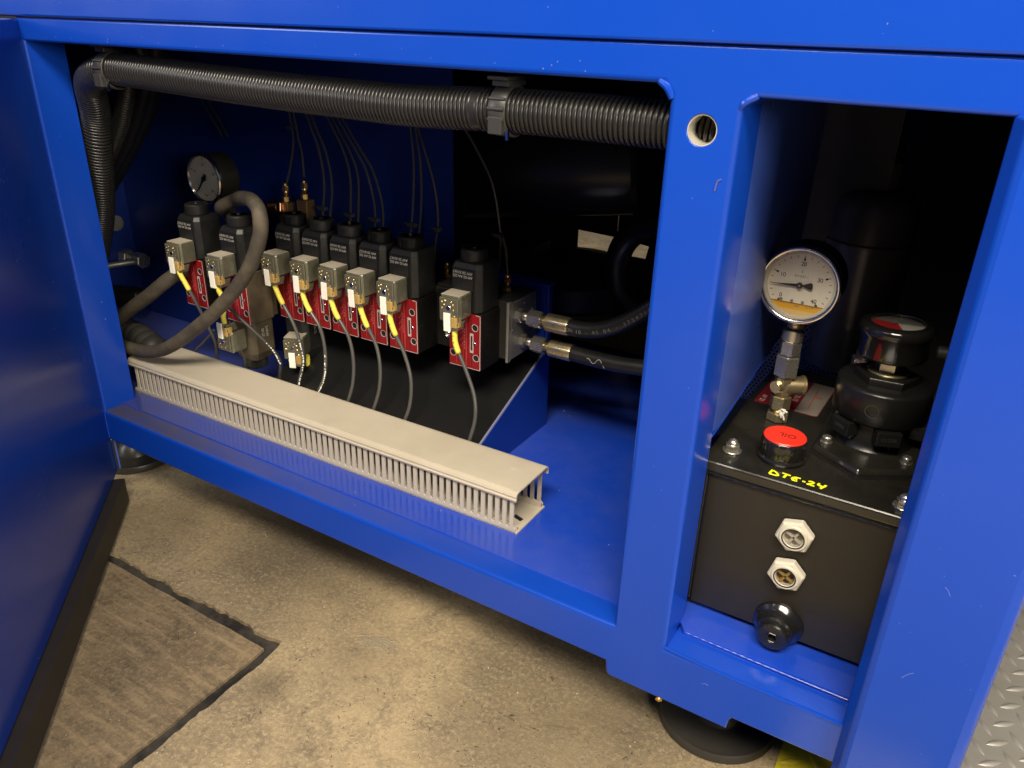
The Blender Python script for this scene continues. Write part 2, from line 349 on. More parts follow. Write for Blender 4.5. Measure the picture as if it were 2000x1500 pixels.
def offset_loop(lp, d):
    """move a closed 2D loop by d towards its left side (mitred)"""
    n = len(lp); res = []
    for i in range(n):
        a, b, c_ = Vector(lp[i - 1]), Vector(lp[i]), Vector(lp[(i + 1) % n])
        e1 = (b - a).normalized(); e2 = (c_ - b).normalized(); n1 = Vector((-e1.y, e1.x)); n2 = Vector((-e2.y, e2.x))
        m = n1 + n2; m = m / max(m.length_squared * .5, .5)
        res.append((b.x + m.x * d, b.y + m.y * d))
    return res
def area2(lp): return sum(lp[i - 1][0] * lp[i][1] - lp[i][0] * lp[i - 1][1] for i in range(len(lp)))
def plate_round(outline, holes, d0, d1, rads, k=4):
    """plate in the xz plane whose front edges (at y = d0) are rounded with the given radii"""
    loops = [outline if area2(outline) > 0 else outline[::-1]] + [h if area2(h) < 0 else h[::-1] for h in holes]
    mb = MB(); fl_ = [offset_loop(lp, r) for lp, r in zip(loops, rads)]
    base = [(p[0], d0, p[1]) for lp in fl_ for p in lp]
    mb.add(base, [tuple(t) for t in tessellate_polygon([[Vector((p[0], p[1], 0)) for p in lp] for lp in fl_])])
    back = [(p[0], d1, p[1]) for lp in loops for p in lp]
    mb.add(back, [tuple(t) for t in tessellate_polygon([[Vector((p[0], p[1], 0)) for p in lp] for lp in loops])])
    for lp, r in zip(loops, rads):
        n = len(lp); vs = []
        for j in range(k + 1):
            t = PI / 2 * j / k; o_ = offset_loop(lp, r * (1 - math.sin(t)))
            vs += [(p[0], d0 + r * (1 - math.cos(t)), p[1]) for p in o_]
        vs += [(p[0], d1, p[1]) for p in lp]
        fs = [(j * n + i, j * n + (i + 1) % n, (j + 1) * n + (i + 1) % n, (j + 1) * n + i) for j in range(k + 1) for i in range(n)]
        mb.add(vs, fs, True)
    return mb
def circle(cx, cy, r, n=24, ph=0): return [(cx + r * math.cos(2 * PI * i / n + ph), cy + r * math.sin(2 * PI * i / n + ph)) for i in range(n)]

# ---------------------------------------------------------------- objects
def put(name, mb, material, parent=None, bevel=0.0, bseg=2, origin=None, local=False, angle=35, recalc=True):
    """one mesh object from builder mb (world millimetres, or local to the parent when local=True)"""
    off = Vector((0, 0, 0))
    if parent is not None and not local:
        p = parent
        while p is not None: off += p.location; p = p.parent
    org = Vector(origin or (0, 0, 0)) / 1000.0
    me = bpy.data.meshes.new(name)
    me.from_pydata([Vector(v) / 1000.0 - off - (org if parent is None else Vector((0, 0, 0))) for v in mb.v], [], mb.f)
    for p, s_ in zip(me.polygons, mb.sm): p.use_smooth = s_
    if recalc:
        bm = bmesh.new(); bm.from_mesh(me); bmesh.ops.remove_doubles(bm, verts=bm.verts, dist=1e-7)
        bmesh.ops.recalc_face_normals(bm, faces=bm.faces)
        for e in bm.edges:
            if len(e.link_faces) == 2 and e.link_faces[0].smooth and e.link_faces[1].smooth:
                e.smooth = e.calc_face_angle(0) < math.radians(angle)
        bm.to_mesh(me); bm.free()
    me.materials.append(M[material] if isinstance(material, str) else material)
    o = bpy.data.objects.new(name, me); sc.collection.objects.link(o)
    if parent is not None: o.parent = parent
    else: o.location = org
    if bevel > 0:
        bv = o.modifiers.new('bevel', 'BEVEL'); bv.width = bevel / 1000.0; bv.segments = bseg; bv.limit_method = 'ANGLE'
        bv.angle_limit = math.radians(40); bv.harden_normals = False
    return o
def box_part(name, b, material, parent=None, bevel=0.0, bseg=2):
    m = MB(); m.box(*b); return put(name, m, material, parent, bevel, bseg, origin=(b[0], b[2], b[4]))
def thing(name, label, cat, loc, group=None):
    o = bpy.data.objects.new(name, None); o.empty_display_size = 0.02; sc.collection.objects.link(o)
    o.location = Vector(loc) / 1000.0; tag(o, label, cat, group); return o
def tag(o, label=None, cat=None, group=None, kind=None):
    if label: o['label'] = label
    if cat: o['category'] = cat
    if group: o['group'] = group
    if kind: o['kind'] = kind
    return o
def copy_tree(o, parent=None):
    c = o.copy(); sc.collection.objects.link(c)
    if parent is not None: c.parent = parent
    for ch in list(o.children): copy_tree(ch, c)
    return c
def text_mb(s, size, origin, xd, yd, depth=0.15, align='CENTER', spacing=1.0):
    cu = bpy.data.curves.new('t', 'FONT'); cu.body = s; cu.size = size; cu.align_x = align; cu.align_y = 'CENTER'
    cu.resolution_u = 3; cu.extrude = depth / 2; cu.space_character = spacing
    ob = bpy.data.objects.new('t', cu); sc.collection.objects.link(ob)
    bpy.context.view_layer.update()
    dg = bpy.context.evaluated_depsgraph_get(); me = ob.evaluated_get(dg).to_mesh()
    x = Vector(xd).normalized(); y = Vector(yd).normalized(); z = x.cross(y); o = Vector(origin)
    mb = MB(); mb.add([o + x * v.co.x + y * v.co.y + z * v.co.z for v in me.vertices], [tuple(p.vertices) for p in me.polygons])
    ob.evaluated_get(dg).to_mesh_clear(); bpy.data.objects.remove(ob); bpy.data.curves.remove(cu)
    return mb
def join(*mbs):
    r = MB()
    for m in mbs:
        o = len(r.v); r.v += m.v; r.f += [tuple(o + i for i in f) for f in m.f]; r.sm += m.sm
    return r

# ================================================================ SETTING: floor
def jag(a, b, n, amp, seed):
    out = []
    for i in range(n):
        t = i / n; x = a[0] + (b[0] - a[0]) * t; y = a[1] + (b[1] - a[1]) * t
        q = noise.noise(Vector((x * .03, y * .03, seed))) * amp + noise.noise(Vector((x * .15, y * .15, seed))) * amp * .4
        dx, dy = b[0] - a[0], b[1] - a[1]; L = math.hypot(dx, dy)
        out.append((x - dy / L * q, y + dx / L * q))
    return out
OX, OY = -548, -82          # outer corner of the joint
outer = jag((-2000, OY), (OX, OY), 300, 6, 1) + jag((OX, OY), (OX + 10, -2500), 400, 6, 2) + [(OX + 10, -2500), (-2000, -2500)]
inner = jag((-2000, OY - 13), (OX - 13, OY - 13), 160, 1.5, 3) + jag((OX - 13, OY - 13), (OX - 3, -2500), 200, 1.5, 4) + [(OX - 3, -2500), (-2000, -2500)]
fl = plate([(-4000, -2500.0), (-2000.0, -2500.0)] + outer[:-2] + [(OX + 10.0, -2500.0), (4000, -2500), (4000, 5000), (-4000, 5000)], [], 0, -6, 'z')
floor = put('floor', fl, 'floor'); tag(floor, kind='structure')
sl = plate(inner, [], -1.5, -8, 'z'); o = put('slab', sl, 'slab', floor)
g = MB(); g.box(-2050, OX + 40, -2520, OY + 20, -12, -5.0); put('joint_filler', g, 'groove', floor)
# loose crumbs on the concrete, joined
g = MB()
for i in range(230):
    x = random.uniform(-950, 100); y = random.uniform(-420, 60); r = random.choice([.5, .7, .9, 1.3])
    g.lathe([(r * .5, 0), (r, r * .5), (r * .4, r)], (x, y, -1.5 if (x < OX - 10 and y < OY - 10) else 0), (random.uniform(-.4, .4), random.uniform(-.4, .4), 1), 5, False, random.random())
cr = put('grit', g, mat('pale_grit', (0.42, 0.38, 0.30), .8)); tag(cr, 'scattered pale grit on the concrete floor', 'grit', kind='stuff')
g = MB()
for i in range(44):     # a flattened smear of dried glue
    a = random.uniform(0, PI * 2); r = random.uniform(0, 20); x = -467 + r * math.cos(a) * 1.3; y = -22 + r * math.sin(a) * .7
    L = random.uniform(8, 22); b = random.uniform(-.5, .5)
    g.tube([(x, y, .2), (x + L * .5 * math.cos(b), y + L * .5 * math.sin(b) + 2, .9), (x + L * math.cos(b), y + L * math.sin(b), .2)], 1.0, 5, 3)
sm = put('dried_glue', g, mat('dried_glue', (0.30, 0.25, 0.17), .35), origin=(-467, -22, 0)); tag(sm, 'crinkled smear of dried glue on the concrete', 'stain')

# tread plates
def tread(x0, x1, y0, y1, z, ang, clip=None):
    g = MB(); g.box(x0, x1, y0, y1, z - 3, z)
    A = Vector((5.0, 30.3)); B = Vector((28.3, -4.0)); D0 = Vector((124.9, 217.1)); off = (A + B) * .5
    dl = Vector((19.4, 15.5)).normalized(); dd = Vector((13.7, -21.0)).normalized()
    n = 0
    for i in range(-60, 60):
        for j in range(-40, 60):
            for k in (0, 1):
                c = D0 + A * i + B * j + (off if k else Vector((0, 0)))
                if not (x0 + 8 < c.x < x1 - 8 and y0 + 8 < c.y < y1 - 8): continue
                d = dl if k else dd; p = Vector((-d.y, d.x)); vs = []; hl = 12.6; hw = 3.6
                for t in (-1, -.55, 0, .55, 1):
                    ww = hw * (1 - abs(t) ** 1.8) + .25; c2 = c + d * hl * t
                    for q, h in ((-1, -0.05), (-.5, .75), (0, 1.0), (.5, .75), (1, -0.05)):
                        vs.append((c2.x + p.x * ww * q, c2.y + p.y * ww * q, z + h * 2.1 * (1 - abs(t) ** 2.2)))
                fs = [(a * 5 + b, a * 5 + b + 1, a * 5 + b + 6, a * 5 + b + 5) for a in range(4) for b in range(4)]
                g.add(vs, fs, True); n += 1
    return g
tp = put('tread_plate', tread(86, 420, -120, 620, 4, 0), 'tread', origin=(86, -120, 0))
tag(tp, 'grey steel tread plate with raised lozenges on the floor right of the cabinet', 'floor plate')
yp = put('tread_plate', tread(-42, 84, -160, 98, 4.5, 0), 'yplate', origin=(-36, -160, 0))
tag(yp, 'yellow painted tread plate corner poking out under the cabinet', 'floor plate')

# ================================================================ CABINET
cab = thing('machine_cabinet', 'blue painted steel machine cabinet with two open bays and a hinged door', 'cabinet', (-600, 0, 60))
ZB = 96.3
out = [(-955, ZB + .5), (-200.5, ZB), (-198.5, 82), (-194.5, 80), (-83.6, 79.8), (-83.4, 83), (-82, 91), (-79.6, 93.9), (84, 95.5), (84, 623), (-955, 623)]
c = 4
holeL = [(-948.5, 140.4), (-199, 140.4), (-194.7, 140.4), (-194.7, 592), (-200, 598.5), (-948.5, 599)]
holeR = [(-145.6, 137.5), (2.0, 137.2), (2.0, 593), (-139, 593.6), (-145.6, 587)]
fr = plate_round(out, [holeL, holeR, circle(-170.4, 571.5, 10.2, 40)], 0, 46, [2.5, 4.0, 3.5, .8])
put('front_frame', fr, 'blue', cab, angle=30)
g = MB(); g.ring(9.4, 10.15, 30, (-170.4, 1.0, 571.5), (0, 1, 0), 40); put('hole_sleeve', g, mat('bare_steel_bore', (.70, .66, .55), .35, metal=.4), cab)
g = MB(); g.cyl(9.3, 2, (-170.4, 30, 571.5), (0, 1, 0)); g.hexnut(5, 5, (-170.4 + 2, 24, 571.5 - 2), (0, 1, 0)); put('lock_core', g, mat('rusty_core', (.10, .075, .05), .6, bump=.8, bscale=400), cab)
g = MB(); g.tube([(-203, 2, 600), (-197, 0.5, 596), (-193.5, 2, 590)], 2.6, 8, 6); put('weld_bead', g, 'blue', cab)
g = MB(); g.tube([(-147.5, 2, 587), (-144, 0.5, 591), (-137.5, 2, 595)], 2.4, 8, 6); put('weld_bead', g, 'blue', cab)
# rough weld along right sill
g = MB(); g.tube([(-147, 0.8, 139.5), (-100, .8, 136.5), (-50, .8, 136.5), (3, .8, 136.3)], 1.6, 8, 30, rfun=lambda i, d: 1.5 + .12 * math.sin(d * 1.9) + .1 * math.sin(d * .7))
put('weld_bead', g, 'blue', cab)
g = MB(); g.tube([(-949, 3, 143), (-949.5, 1, 139), (-950, .4, 120), (-950, 0.6, 100)], 1.8, 8, 6); put('weld_bead', g, 'blue', cab)
# top panel
g = MB(); g.box(-1500, 700, -3, 30, 623.9, 1000); put('top_panel', g, 'blue', cab, bevel=2.0)
g = MB(); g.box(-1490, 690, 3, 28, 623.1, 623.8); put('panel_seal', g, 'black', cab)
# right corner post, folded
g = MB(); g.prism([(2.6, 1), (2.6, -2.0), (8.5, -12.5), (12.5, -14), (74.5, -14), (80.5, -11.5), (83, -5), (83, 40), (2.6, 40)], 30, 594.5, 'z')
put('corner_post', g, 'blue', cab, bevel=1.6, bseg=3)
# left reveal + inner sheets
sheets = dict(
    left_wall=((-1254, -1250, 36, 700, 100, 605), 'blue_shaded'),
    lower_left_wall=((-1254, -956, 34, 36, 100, 605), 'blue_shaded'),
    back_panel=((-1250, -570, 281, 284, 140, 600), 'blue_shaded'),
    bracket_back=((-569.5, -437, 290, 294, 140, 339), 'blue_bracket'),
    roof_sheet=((-1250, 600, 48, 1000, 604, 607), 'blue_shaded'),
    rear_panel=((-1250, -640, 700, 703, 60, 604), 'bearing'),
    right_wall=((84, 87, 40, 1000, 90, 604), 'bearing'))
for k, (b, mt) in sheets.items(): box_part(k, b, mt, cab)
# bay floor sheets
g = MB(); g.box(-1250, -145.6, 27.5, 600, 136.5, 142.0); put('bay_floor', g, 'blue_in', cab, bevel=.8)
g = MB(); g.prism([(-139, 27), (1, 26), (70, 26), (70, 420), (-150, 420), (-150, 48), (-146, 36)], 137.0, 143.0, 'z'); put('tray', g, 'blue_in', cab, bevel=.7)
g = MB(); g.tube([(-138, 27, 141), (-60, 25.5, 141), (1, 25, 141)], .9, 6, 60, rfun=lambda i, d: .8 + .1 * math.sin(d * .9)); put('weld_seam', g, 'blue', cab)
# divider between the bays and perforated guard
g = MB(); g.prism([(50, 600), (50, 330), (75, 327), (274, 350), (292, 600)], -149.5, -147.5, 'x'); put('divider_panel', g, 'divider', cab)
g = MB(); g.tube([(-148.5, 50, 329), (-148.5, 75, 326.5), (-148.5, 275, 350)], 1.6, 8, 5); put('divider_edge', g, 'blue', cab)
g = MB(); g.prism([(48, 143), (48, 320), (56, 320), (56, 143)], -150, -148, 'x'); put('divider_strip', g, 'bearing', cab)
g = MB()
pch = 4.6; Rr = pch / 2 / math.cos(PI / 6)
for i in range(30):
    for j in range(34):
        cx = -230 + i * pch + (pch / 2 if j % 2 else 0); cz = 240 + j * pch * math.sqrt(3) / 2
        vs = []
        for k in range(6):
            t = PI / 6 + k * PI / 3; vs.append((cx + Rr * math.cos(t), 330, cz + Rr * math.sin(t)))
        for k in range(6):
            t = PI / 6 + k * PI / 3; vs.append((cx + Rr * .70 * math.cos(t), 330, cz + Rr * .70 * math.sin(t)))
        for k in range(6):
            t = PI / 6 + k * PI / 3; vs.append((cx + Rr * .70 * math.cos(t), 331.2, cz + Rr * .70 * math.sin(t)))
        fs = [(k, (k + 1) % 6, 6 + (k + 1) % 6, 6 + k) for k in range(6)] + [(6 + k, 6 + (k + 1) % 6, 12 + (k + 1) % 6, 12 + k) for k in range(6)]
        g.add(vs, fs)
put('perforated_guard', g, 'perf', cab)
box_part('guard_frame', (-232, -85, 333.5, 336, 180, 600), 'bearing', cab)
# mounting bracket gusset and sloped shelf
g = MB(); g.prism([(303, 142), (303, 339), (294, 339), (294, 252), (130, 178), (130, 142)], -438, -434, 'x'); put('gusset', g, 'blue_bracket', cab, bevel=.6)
g = MB(); g.tube([(-436, 129, 178), (-436, 293, 252)], 1.5, 6); put('gusset_edge', g, mat('worn_edge', (.20, .20, .30), .4), cab)
g = MB(); g.prism([(-569, 286), (-569, 304), (-430, 304), (-430, 286)], 339, 342, 'z'); put('bracket_flange', g, 'blue_bracket', cab, bevel=.5)
g = MB(); g.prism([(131, 176.5), (289, 250), (289, 247), (131, 173)], -772, -438.5, 'x'); put('sloped_shelf', g, 'shelf', cab)
# dark members of the rear compartment
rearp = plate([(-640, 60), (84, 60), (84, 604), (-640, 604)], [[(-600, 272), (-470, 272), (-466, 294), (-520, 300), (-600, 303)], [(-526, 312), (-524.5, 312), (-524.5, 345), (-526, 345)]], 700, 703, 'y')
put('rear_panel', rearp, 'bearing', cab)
g = MB(); g.prism([(300, 290), (520, 302), (520, 330), (300, 318)], -562, -556, 'x'); put('side_rail', g, 'bearing', cab)

# chips, scuffs and grime on the paint
g = MB()
def chip(x, z, r, y=-.05):
    n = 6; a0 = random.random() * 6
    pts = [(x + r * random.uniform(.5, 1.2) * math.cos(a0 + 2 * PI * k / n), z + r * random.uniform(.5, 1.2) * math.sin(a0 + 2 * PI * k / n)) for k in range(n)]
    g.prism(pts, y, y + .1, 'y')
for i in range(16): chip(random.uniform(-930, -210), random.uniform(603, 606), random.uniform(.35, .9))
for i in range(10): chip(random.uniform(-930, -210), random.uniform(607, 618), random.uniform(.3, .6))
for i in range(9): chip(random.uniform(-900, -210), random.uniform(99, 132), random.uniform(.3, .6))
for i in range(8): chip(random.uniform(-190, -152), random.uniform(150, 560), random.uniform(.3, .55))
for i in range(10): chip(random.uniform(15, 74), random.uniform(110, 590), random.uniform(.3, .6), -14.05)
for i in range(14): chip(random.uniform(-900, 60), random.uniform(628, 645), random.uniform(.3, .6), -3.05)
ch = put('paint_chips', g, mat('chipped_paint', (.11, .14, .42), .6), cab); tag(ch, kind='stuff')
g = MB(); g.tube([(-153, -.1, 542), (-155.5, -.1, 540), (-156.5, -.1, 534)], .7, 5, 5)
put('scuff', g, mat('grey_scuff', (.075, .085, .28), .7), cab)
g = MB()
for (x, z, a, L) in ((45, 470, -.5, 9), (52, 468, .4, 8), (38, 300, -.9, 7), (30, 215, .9, 10), (-110, 118, .2, 6)):
    yy = -14.03 if x > 0 else -.03
    g.tube([(x, yy, z), (x + L * .5 * math.cos(a), yy, z + L * .5 * math.sin(a) + 1), (x + L * math.cos(a), yy, z + L * math.sin(a))], .16, 4, 4)
put('scratch', g, mat('pale_scratch', (.20, .24, .55), .5), cab)

# feet
def foot(x, y, label):
    f = thing('levelling_foot', label, 'foot', (x, y, 0), 'levelling feet under the cabinet')
    g = MB(); g.lathe([(57, 0), (58.8, 2), (58.8, 9), (57.6, 11), (55.8, 10.6), (54.5, 7.5), (46, 6.5), (26, 10), (21, 22), (14, 27)], (x, y, 0), seg=64); put('rubber_pad', g, 'footrub', f)
    g = MB(); g.cyl(8, 60, (x, y, 26)); put('threaded_stem', g, 'satin', f)
    g = MB(); g.hexnut(14, 10, (x, y, 30)); put('nut', g, 'satin', f)
    g = MB(); g.box(x - 40, x + 40, y - 38, y + 40, 84, 95); put('foot_plate', g, 'bearing', f)
foot(-109, 86, 'round black rubber levelling foot under the right bay')
foot(-1040, 86, 'round black rubber levelling foot beside the open door hinge')

# door (hinged part of the cabinet) 45 degrees open
g = MB()
u = Vector((1, -1, 0)).normalized(); nn = Vector((1, 1, 0)).normalized()
h0 = Vector((-955.5, 6, 0))
def door_box(t0, t1, n0, n1, z0, z1):
    m = MB(); pts = [h0 + u * t0 + nn * n0, h0 + u * t1 + nn * n0, h0 + u * t1 + nn * n1, h0 + u * t0 + nn * n1]
    m.prism([(p.x, p.y) for p in pts], z0, z1); return m
door = put('door', door_box(4, 700, -22, 0, 44, 621), 'blue_door', cab, bevel=2.0)
put('door_seal', door_box(26, 700, -6, 12.5, 7, 43.5), mat('brown_rubber_sweep', (.030, .025, .020), .55, var=.3), door)
g = MB(); p0 = h0 + u * 4; g.tube([(p0.x + 2, p0.y + 3, 48), (p0.x + 2, p0.y + 3, 618)], 1.3, 8); put('hinge_edge', g, mat('worn_blue_edge', (.07, .13, .5), .35), door)

# small bolt hanging below the frame
g = MB(); g.cyl(2.2, 5, (-146, 3, 78), (0, 0, 1), 10); g.hexnut(3.4, 3, (-146, 3, 76)); put('loose_bolt', g, 'brass', cab)

# ================================================================ WIRING DUCT
duct = thing('wiring_duct', 'beige slotted plastic wiring duct lying across the left bay floor', 'wiring duct', (-655, 95, 141.6))
DX0, DX1 = -968.0, -340.5; yF, yB = 64.5, 125.0; z0 = 141.9; zs0, zs1 = 150.5, 184.5
pitch = 9.0; ns = int((DX1 - DX0 - 6) / pitch)
def duct_pt(x, y): return (x, y + (x + 655) * 0.0105)
def dbox(m, x0, x1, y0, y1, za, zb):
    p = [duct_pt(x0, y0), duct_pt(x1, y0), duct_pt(x1, y1), duct_pt(x0, y1)]; m.prism(p, za, zb)
for nm, ya, yb in (('front_wall', yF, yF + 1.8), ('rear_wall', yB - 1.8, yB)):
    g = MB(); dbox(g, DX0, DX1, ya, yb, z0, zs0 - 3)
    put(nm, g, 'pvc', duct, bevel=.3, bseg=1)
    # one finger mesh, copied
    fm = MB(); hw = (pitch - 4.3) / 2
    fm.prism([(-pitch / 2, 0), (pitch / 2, 0), (pitch / 2, .3), (hw + .5, 1.2), (hw, 2.6), (hw, zs1 - zs0 + 3 + 4), (-hw, zs1 - zs0 + 3 + 4), (-hw, 2.6), (-hw - .5, 1.2), (-pitch / 2, .3)], 0, yb - ya, 'y')
    first = None
    for i in range(ns):
        x, y = duct_pt(DX1 - 5.2 - i * pitch, ya)
        if first is None:
            first = put('finger', fm, 'pvc', duct, local=True); fo = first
        else:
            fo = first.copy(); sc.collection.objects.link(fo)
        fo.location = Vector((x, y, zs0 - 3)) / 1000 - duct.location
        fo.rotation_euler = (0, 0, 0.0105 + random.uniform(-.01, .01))
g = MB(); dbox(g, DX0, DX1 + 2, yF, yB, z0 - .2, z0 + 1.8); put('base', g, 'pvc', duct)
g = MB(); dbox(g, DX0, DX1, yB - 5.5, yB - 3.8, z0 + 1.5, z0 + 8); dbox(g, DX0, DX1, yF + 3.8, yF + 5.4, z0 + 1.5, z0 + 7); put('snap_rib', g, 'pvc', duct)
g = MB()
x, y = duct_pt(-350, 88); g.tube([(x - 6, y + 2, z0 + 2.0), (x + 4, y - 1, z0 + 2.0)], 2.3, 8); put('fixing_slot', g, 'ink', duct)
# cover: profile along x
prof = [(yF - 3.2, 183.0), (yF - 3.9, 185.5), (yF - 2.7, 187.0), (yF - 3.2, 189.2), (yF - 1.6, 192.4), (yF + 1.8, 193.6), (yB - 1.8, 195.2), (yB + 1.6, 194.4), (yB + 3.4, 191.5), (yB + 3.6, 186.0), (yB + 2.2, 184.5),
        (yB + 2.2, 187), (yB + 1.6, 191.2), (yB - 1.0, 192.6), (yF + 2.2, 191.6), (yF - .2, 190.0), (yF - 1.2, 187.8), (yF - .6, 185.5), (yF - 1.0, 183.0)]
g = MB(); n = len(prof); vs = []; xs = [DX0 - 1 + (DX1 + 1.5 - DX0 + 1) * i / 40 for i in range(41)]
for x in xs:
    for (yy, zz) in prof:
        q = duct_pt(x, yy); vs.append((q[0] + (yy - yF) * .02, q[1], zz + .25 * math.sin(x * .011) * (1 if 66 < yy < 124 else .3)))
fs = [(i * n + k, i * n + (k + 1) % n, (i + 1) * n + (k + 1) % n, (i + 1) * n + k) for i in range(40) for k in range(n)] + [tuple(range(n)), tuple(range(40 * n, 41 * n))]
g.add(vs, fs); put('cover', g, 'pvc', duct, bevel=.25, bseg=1)
g = MB()
for cx, cy, k in ((-457, 98, 9), (-395, 108, 6), (-371, 104, 3)):
    for i in range(k):
        a = random.uniform(-1.2, 1.2); x = cx + random.uniform(-9, 9); y = cy + random.uniform(-6, 6); L = random.uniform(2, 7)
        g.tube([(x, y, 194.35 + (y - 95) * .026), (x + L * math.cos(a), y + L * math.sin(a), 194.35 + (y + L * math.sin(a) - 95) * .026)], .28, 4)
put('scuff', g, mat('pale_scuff', (.72, .68, .58), .6), duct)

# ================================================================ SOLENOID VALVES
def make_connector(parent, x, y, z, up=False, rot=0.0, label=None):
    """clear plug: box behind, front cover plate, gland, white tag; local coords, parent is the valve root"""
    s = -1 if up else 1
    e = bpy.data.objects.new('connector', None)
    def T(m):   # flip z when the gland points up, rotate about z, move
        cr, sr = math.cos(rot), math.sin(rot)
        m.v = [(x + p[0] * cr - p[1] * sr, y + p[0] * sr + p[1] * cr, z + s * p[2]) for p in m.v]; return m
    bpy.data.objects.remove(e)
    g = MB(); g.prism([(-13.5, 0), (-13.5, -21), (-11.5, -24), (11.5, -24), (13.5, -21), (13.5, 0)], -13, 14.5)
    g.prism([(-12.5, -24), (-12.5, -27), (12.5, -27), (12.5, -24)], -15, 12.5)
    g.prism([(-6, -13), (-6, -27.5), (11, -27.5), (11, -13)], -25, -14.8, top=[(-8, -10), (-8, -27.5), (12, -27.5), (12, -10)])
    c_ = put('connector', T(g), 'clear', parent, bevel=1.3, bseg=3, local=True)
    g = MB(); g.box(-12.2, 12.2, -23, -1, 14.3, 14.9); put('dusty_top', T(g), 'dusttop', c_, bevel=.2, local=True)
    g = MB()
    for (a, b, r) in ((-8.5, 7, 1.2), (-4.5, 9, 1.1), (-8.8, 0, 1.3), (-6, 4, 1.0), (5.5, 5, 1.4), (6, -1, 1.5), (3.5, 8, 1.0), (7.5, -8, 1.4)):
        g.lathe([(r, 0), (r, .25), (r * .5, .8)], (a, -26.9, b), (0, -1, 0), 8)
    put('terminal', T(g), 'brass', c_, local=True)
    g = MB(); g.cyl(2.9, .8, (0, -26.9, 1), (0, -1, 0), 16, .3); g.box(-2.6, 2.6, -28.0, -27.6, .4, 1.6); put('screw', T(g), 'steel', c_, local=True)
    g = MB(); g.box(-5.5, 3.2, -29.6, -27.6, -26, -4.5); put('tag', T(g), 'white', c_, bevel=.4, local=True)
    g = MB(); g.prism([(4, -26), (4, -29), (10, -29), (12.5, -25), (12.5, -20)], -21, -9); put('clip', T(g), 'amber_plastic', c_, bevel=.8, local=True)
    return c_
LINES1, LINES2 = "AM 02 AA DZ", "AW 20-331K7"
def make_valve(root, knurl=0.15, ticks=True):
    L = dict(local=True)
    g = MB(); g.prism([(-22, 0.6), (22, .6), (22, 40), (-22, 40)], 0, 68.5); put('valve_body', g, 'iron', root, bevel=1.0, **L)
    # label plate with four screw holes
    holes = [circle(14, 52.5, 4.1, 20), circle(15.5, 15.3, 4.1, 20), circle(-16.5, 16, 4.1, 20), circle(-16, 52, 4.1, 20)]
    pl = plate([(-21.6, .6), (21.6, .6), (21.6, 68), (-21.6, 68)], holes, -.5, .7, 'y'); lab = put('label_plate', pl, 'red_label', root, **L)
    for (hx, hz) in ((14, 52.5), (15.5, 15.3), (-16.5, 16), (-16, 52)):
        g = MB(); g.ring(3.8, 4.5, .5, (hx, -.9 + .35, hz), (0, 1, 0), 20); put('hole_rim', g, 'silver', lab, **L)
        g = MB(); g.cyl(3.9, .3, (hx, .35, hz), (0, 1, 0), 16); put('screw_hole', g, 'ink', lab, **L)
    g = MB()   # border and fine printed lines
    g.box(20.7, 21.6, -.62, -.45, .6, 68); g.box(-21.6, 21.6, -.62, -.45, .6, 1.3); g.box(15, 21.6, -.62, -.45, 67.2, 68)
    g.box(7.4, 12.2, -.9, -.45, 21, 45)
    put('window', g, 'silver', lab, **L)
    g = MB()
    for xx in (-12, -2.5, 1.5, 2.4): g.box(xx, xx + .35, -.6, -.45, 3, 62)
    for k in range(9): g.box(-6 + (k % 3) * 2.2, -4.8 + (k % 3) * 2.2, -.6, -.45, 26 + k * 2.6, 27.6 + k * 2.6)
    for k in range(7): g.box(-.9, .4, -.6, -.45, 24 + k * 3.8, 26.4 + k * 3.8)
    put('printed_line', g, 'pink_print', lab, **L)
    g = MB(); g.box(8.6, 11.0, -.98, -.85, 24, 42); g.box(9.3, 9.9, -.6, -.45, 3, 22); g.box(9.3, 9.9, -.6, -.45, 44, 66)
    for k in range(8): g.box(9.0, 10.2, -.62, -.45, 4 + k * 2.1, 5.1 + k * 2.1)
    put('dark_print', g, mat('dark_print', (.06, .012, .012), .5) if 'dark_print' not in M else M['dark_print'], lab, **L)
    g = MB(); g.cyl(1.9, 1.0, (14.3, -.5, 33), (0, -1, 0), 14, .3); g.box(12.8, 15.8, -1.65, -1.5, 32.7, 33.3); put('rivet', g, 'steel', lab, **L)
    # coil with chamfered corners
    sec = [(-20.5, 3.5), (-17.5, 0), (14.5, 0), (20.5, 6), (20.5, 39), (18.5, 41), (-18.5, 41), (-20.5, 39)]
    def ins(k, yo=0): return [(a * (1 - k * .03), 20 + (b - 20) * (1 - k * .03) + yo) for a, b in sec]
    g = MB(); g.prism(sec, 69.5, 112); g.prism(sec, 112, 119.5, top=ins(.6)); g.prism(ins(.6), 119.5, 125.5, top=ins(4.0, 1.5))
    coil = put('coil', g, 'coil', root, bevel=.9, **L)
    g = MB(); g.box(-15.5, 11.5, -1.8, .3, 97, 118); g.box(-14.5, 12, -2.6, .3, 95, 97.2); g.box(-13.5, 10.5, -3.2, .3, 70.5, 95)
    put('nameplate_pad', g, 'coil', coil, bevel=.5, **L)
    t1 = text_mb(LINES1, 4.4, (-2, -1.95, 111.0), (-1, 0, 0), (0, 0, -1), .1); t2 = text_mb(LINES2, 4.4, (-2, -1.95, 115.6), (-1, 0, 0), (0, 0, -1), .1)
    put('printed_text', join(t1, t2), 'print', coil, **L)
    return coil
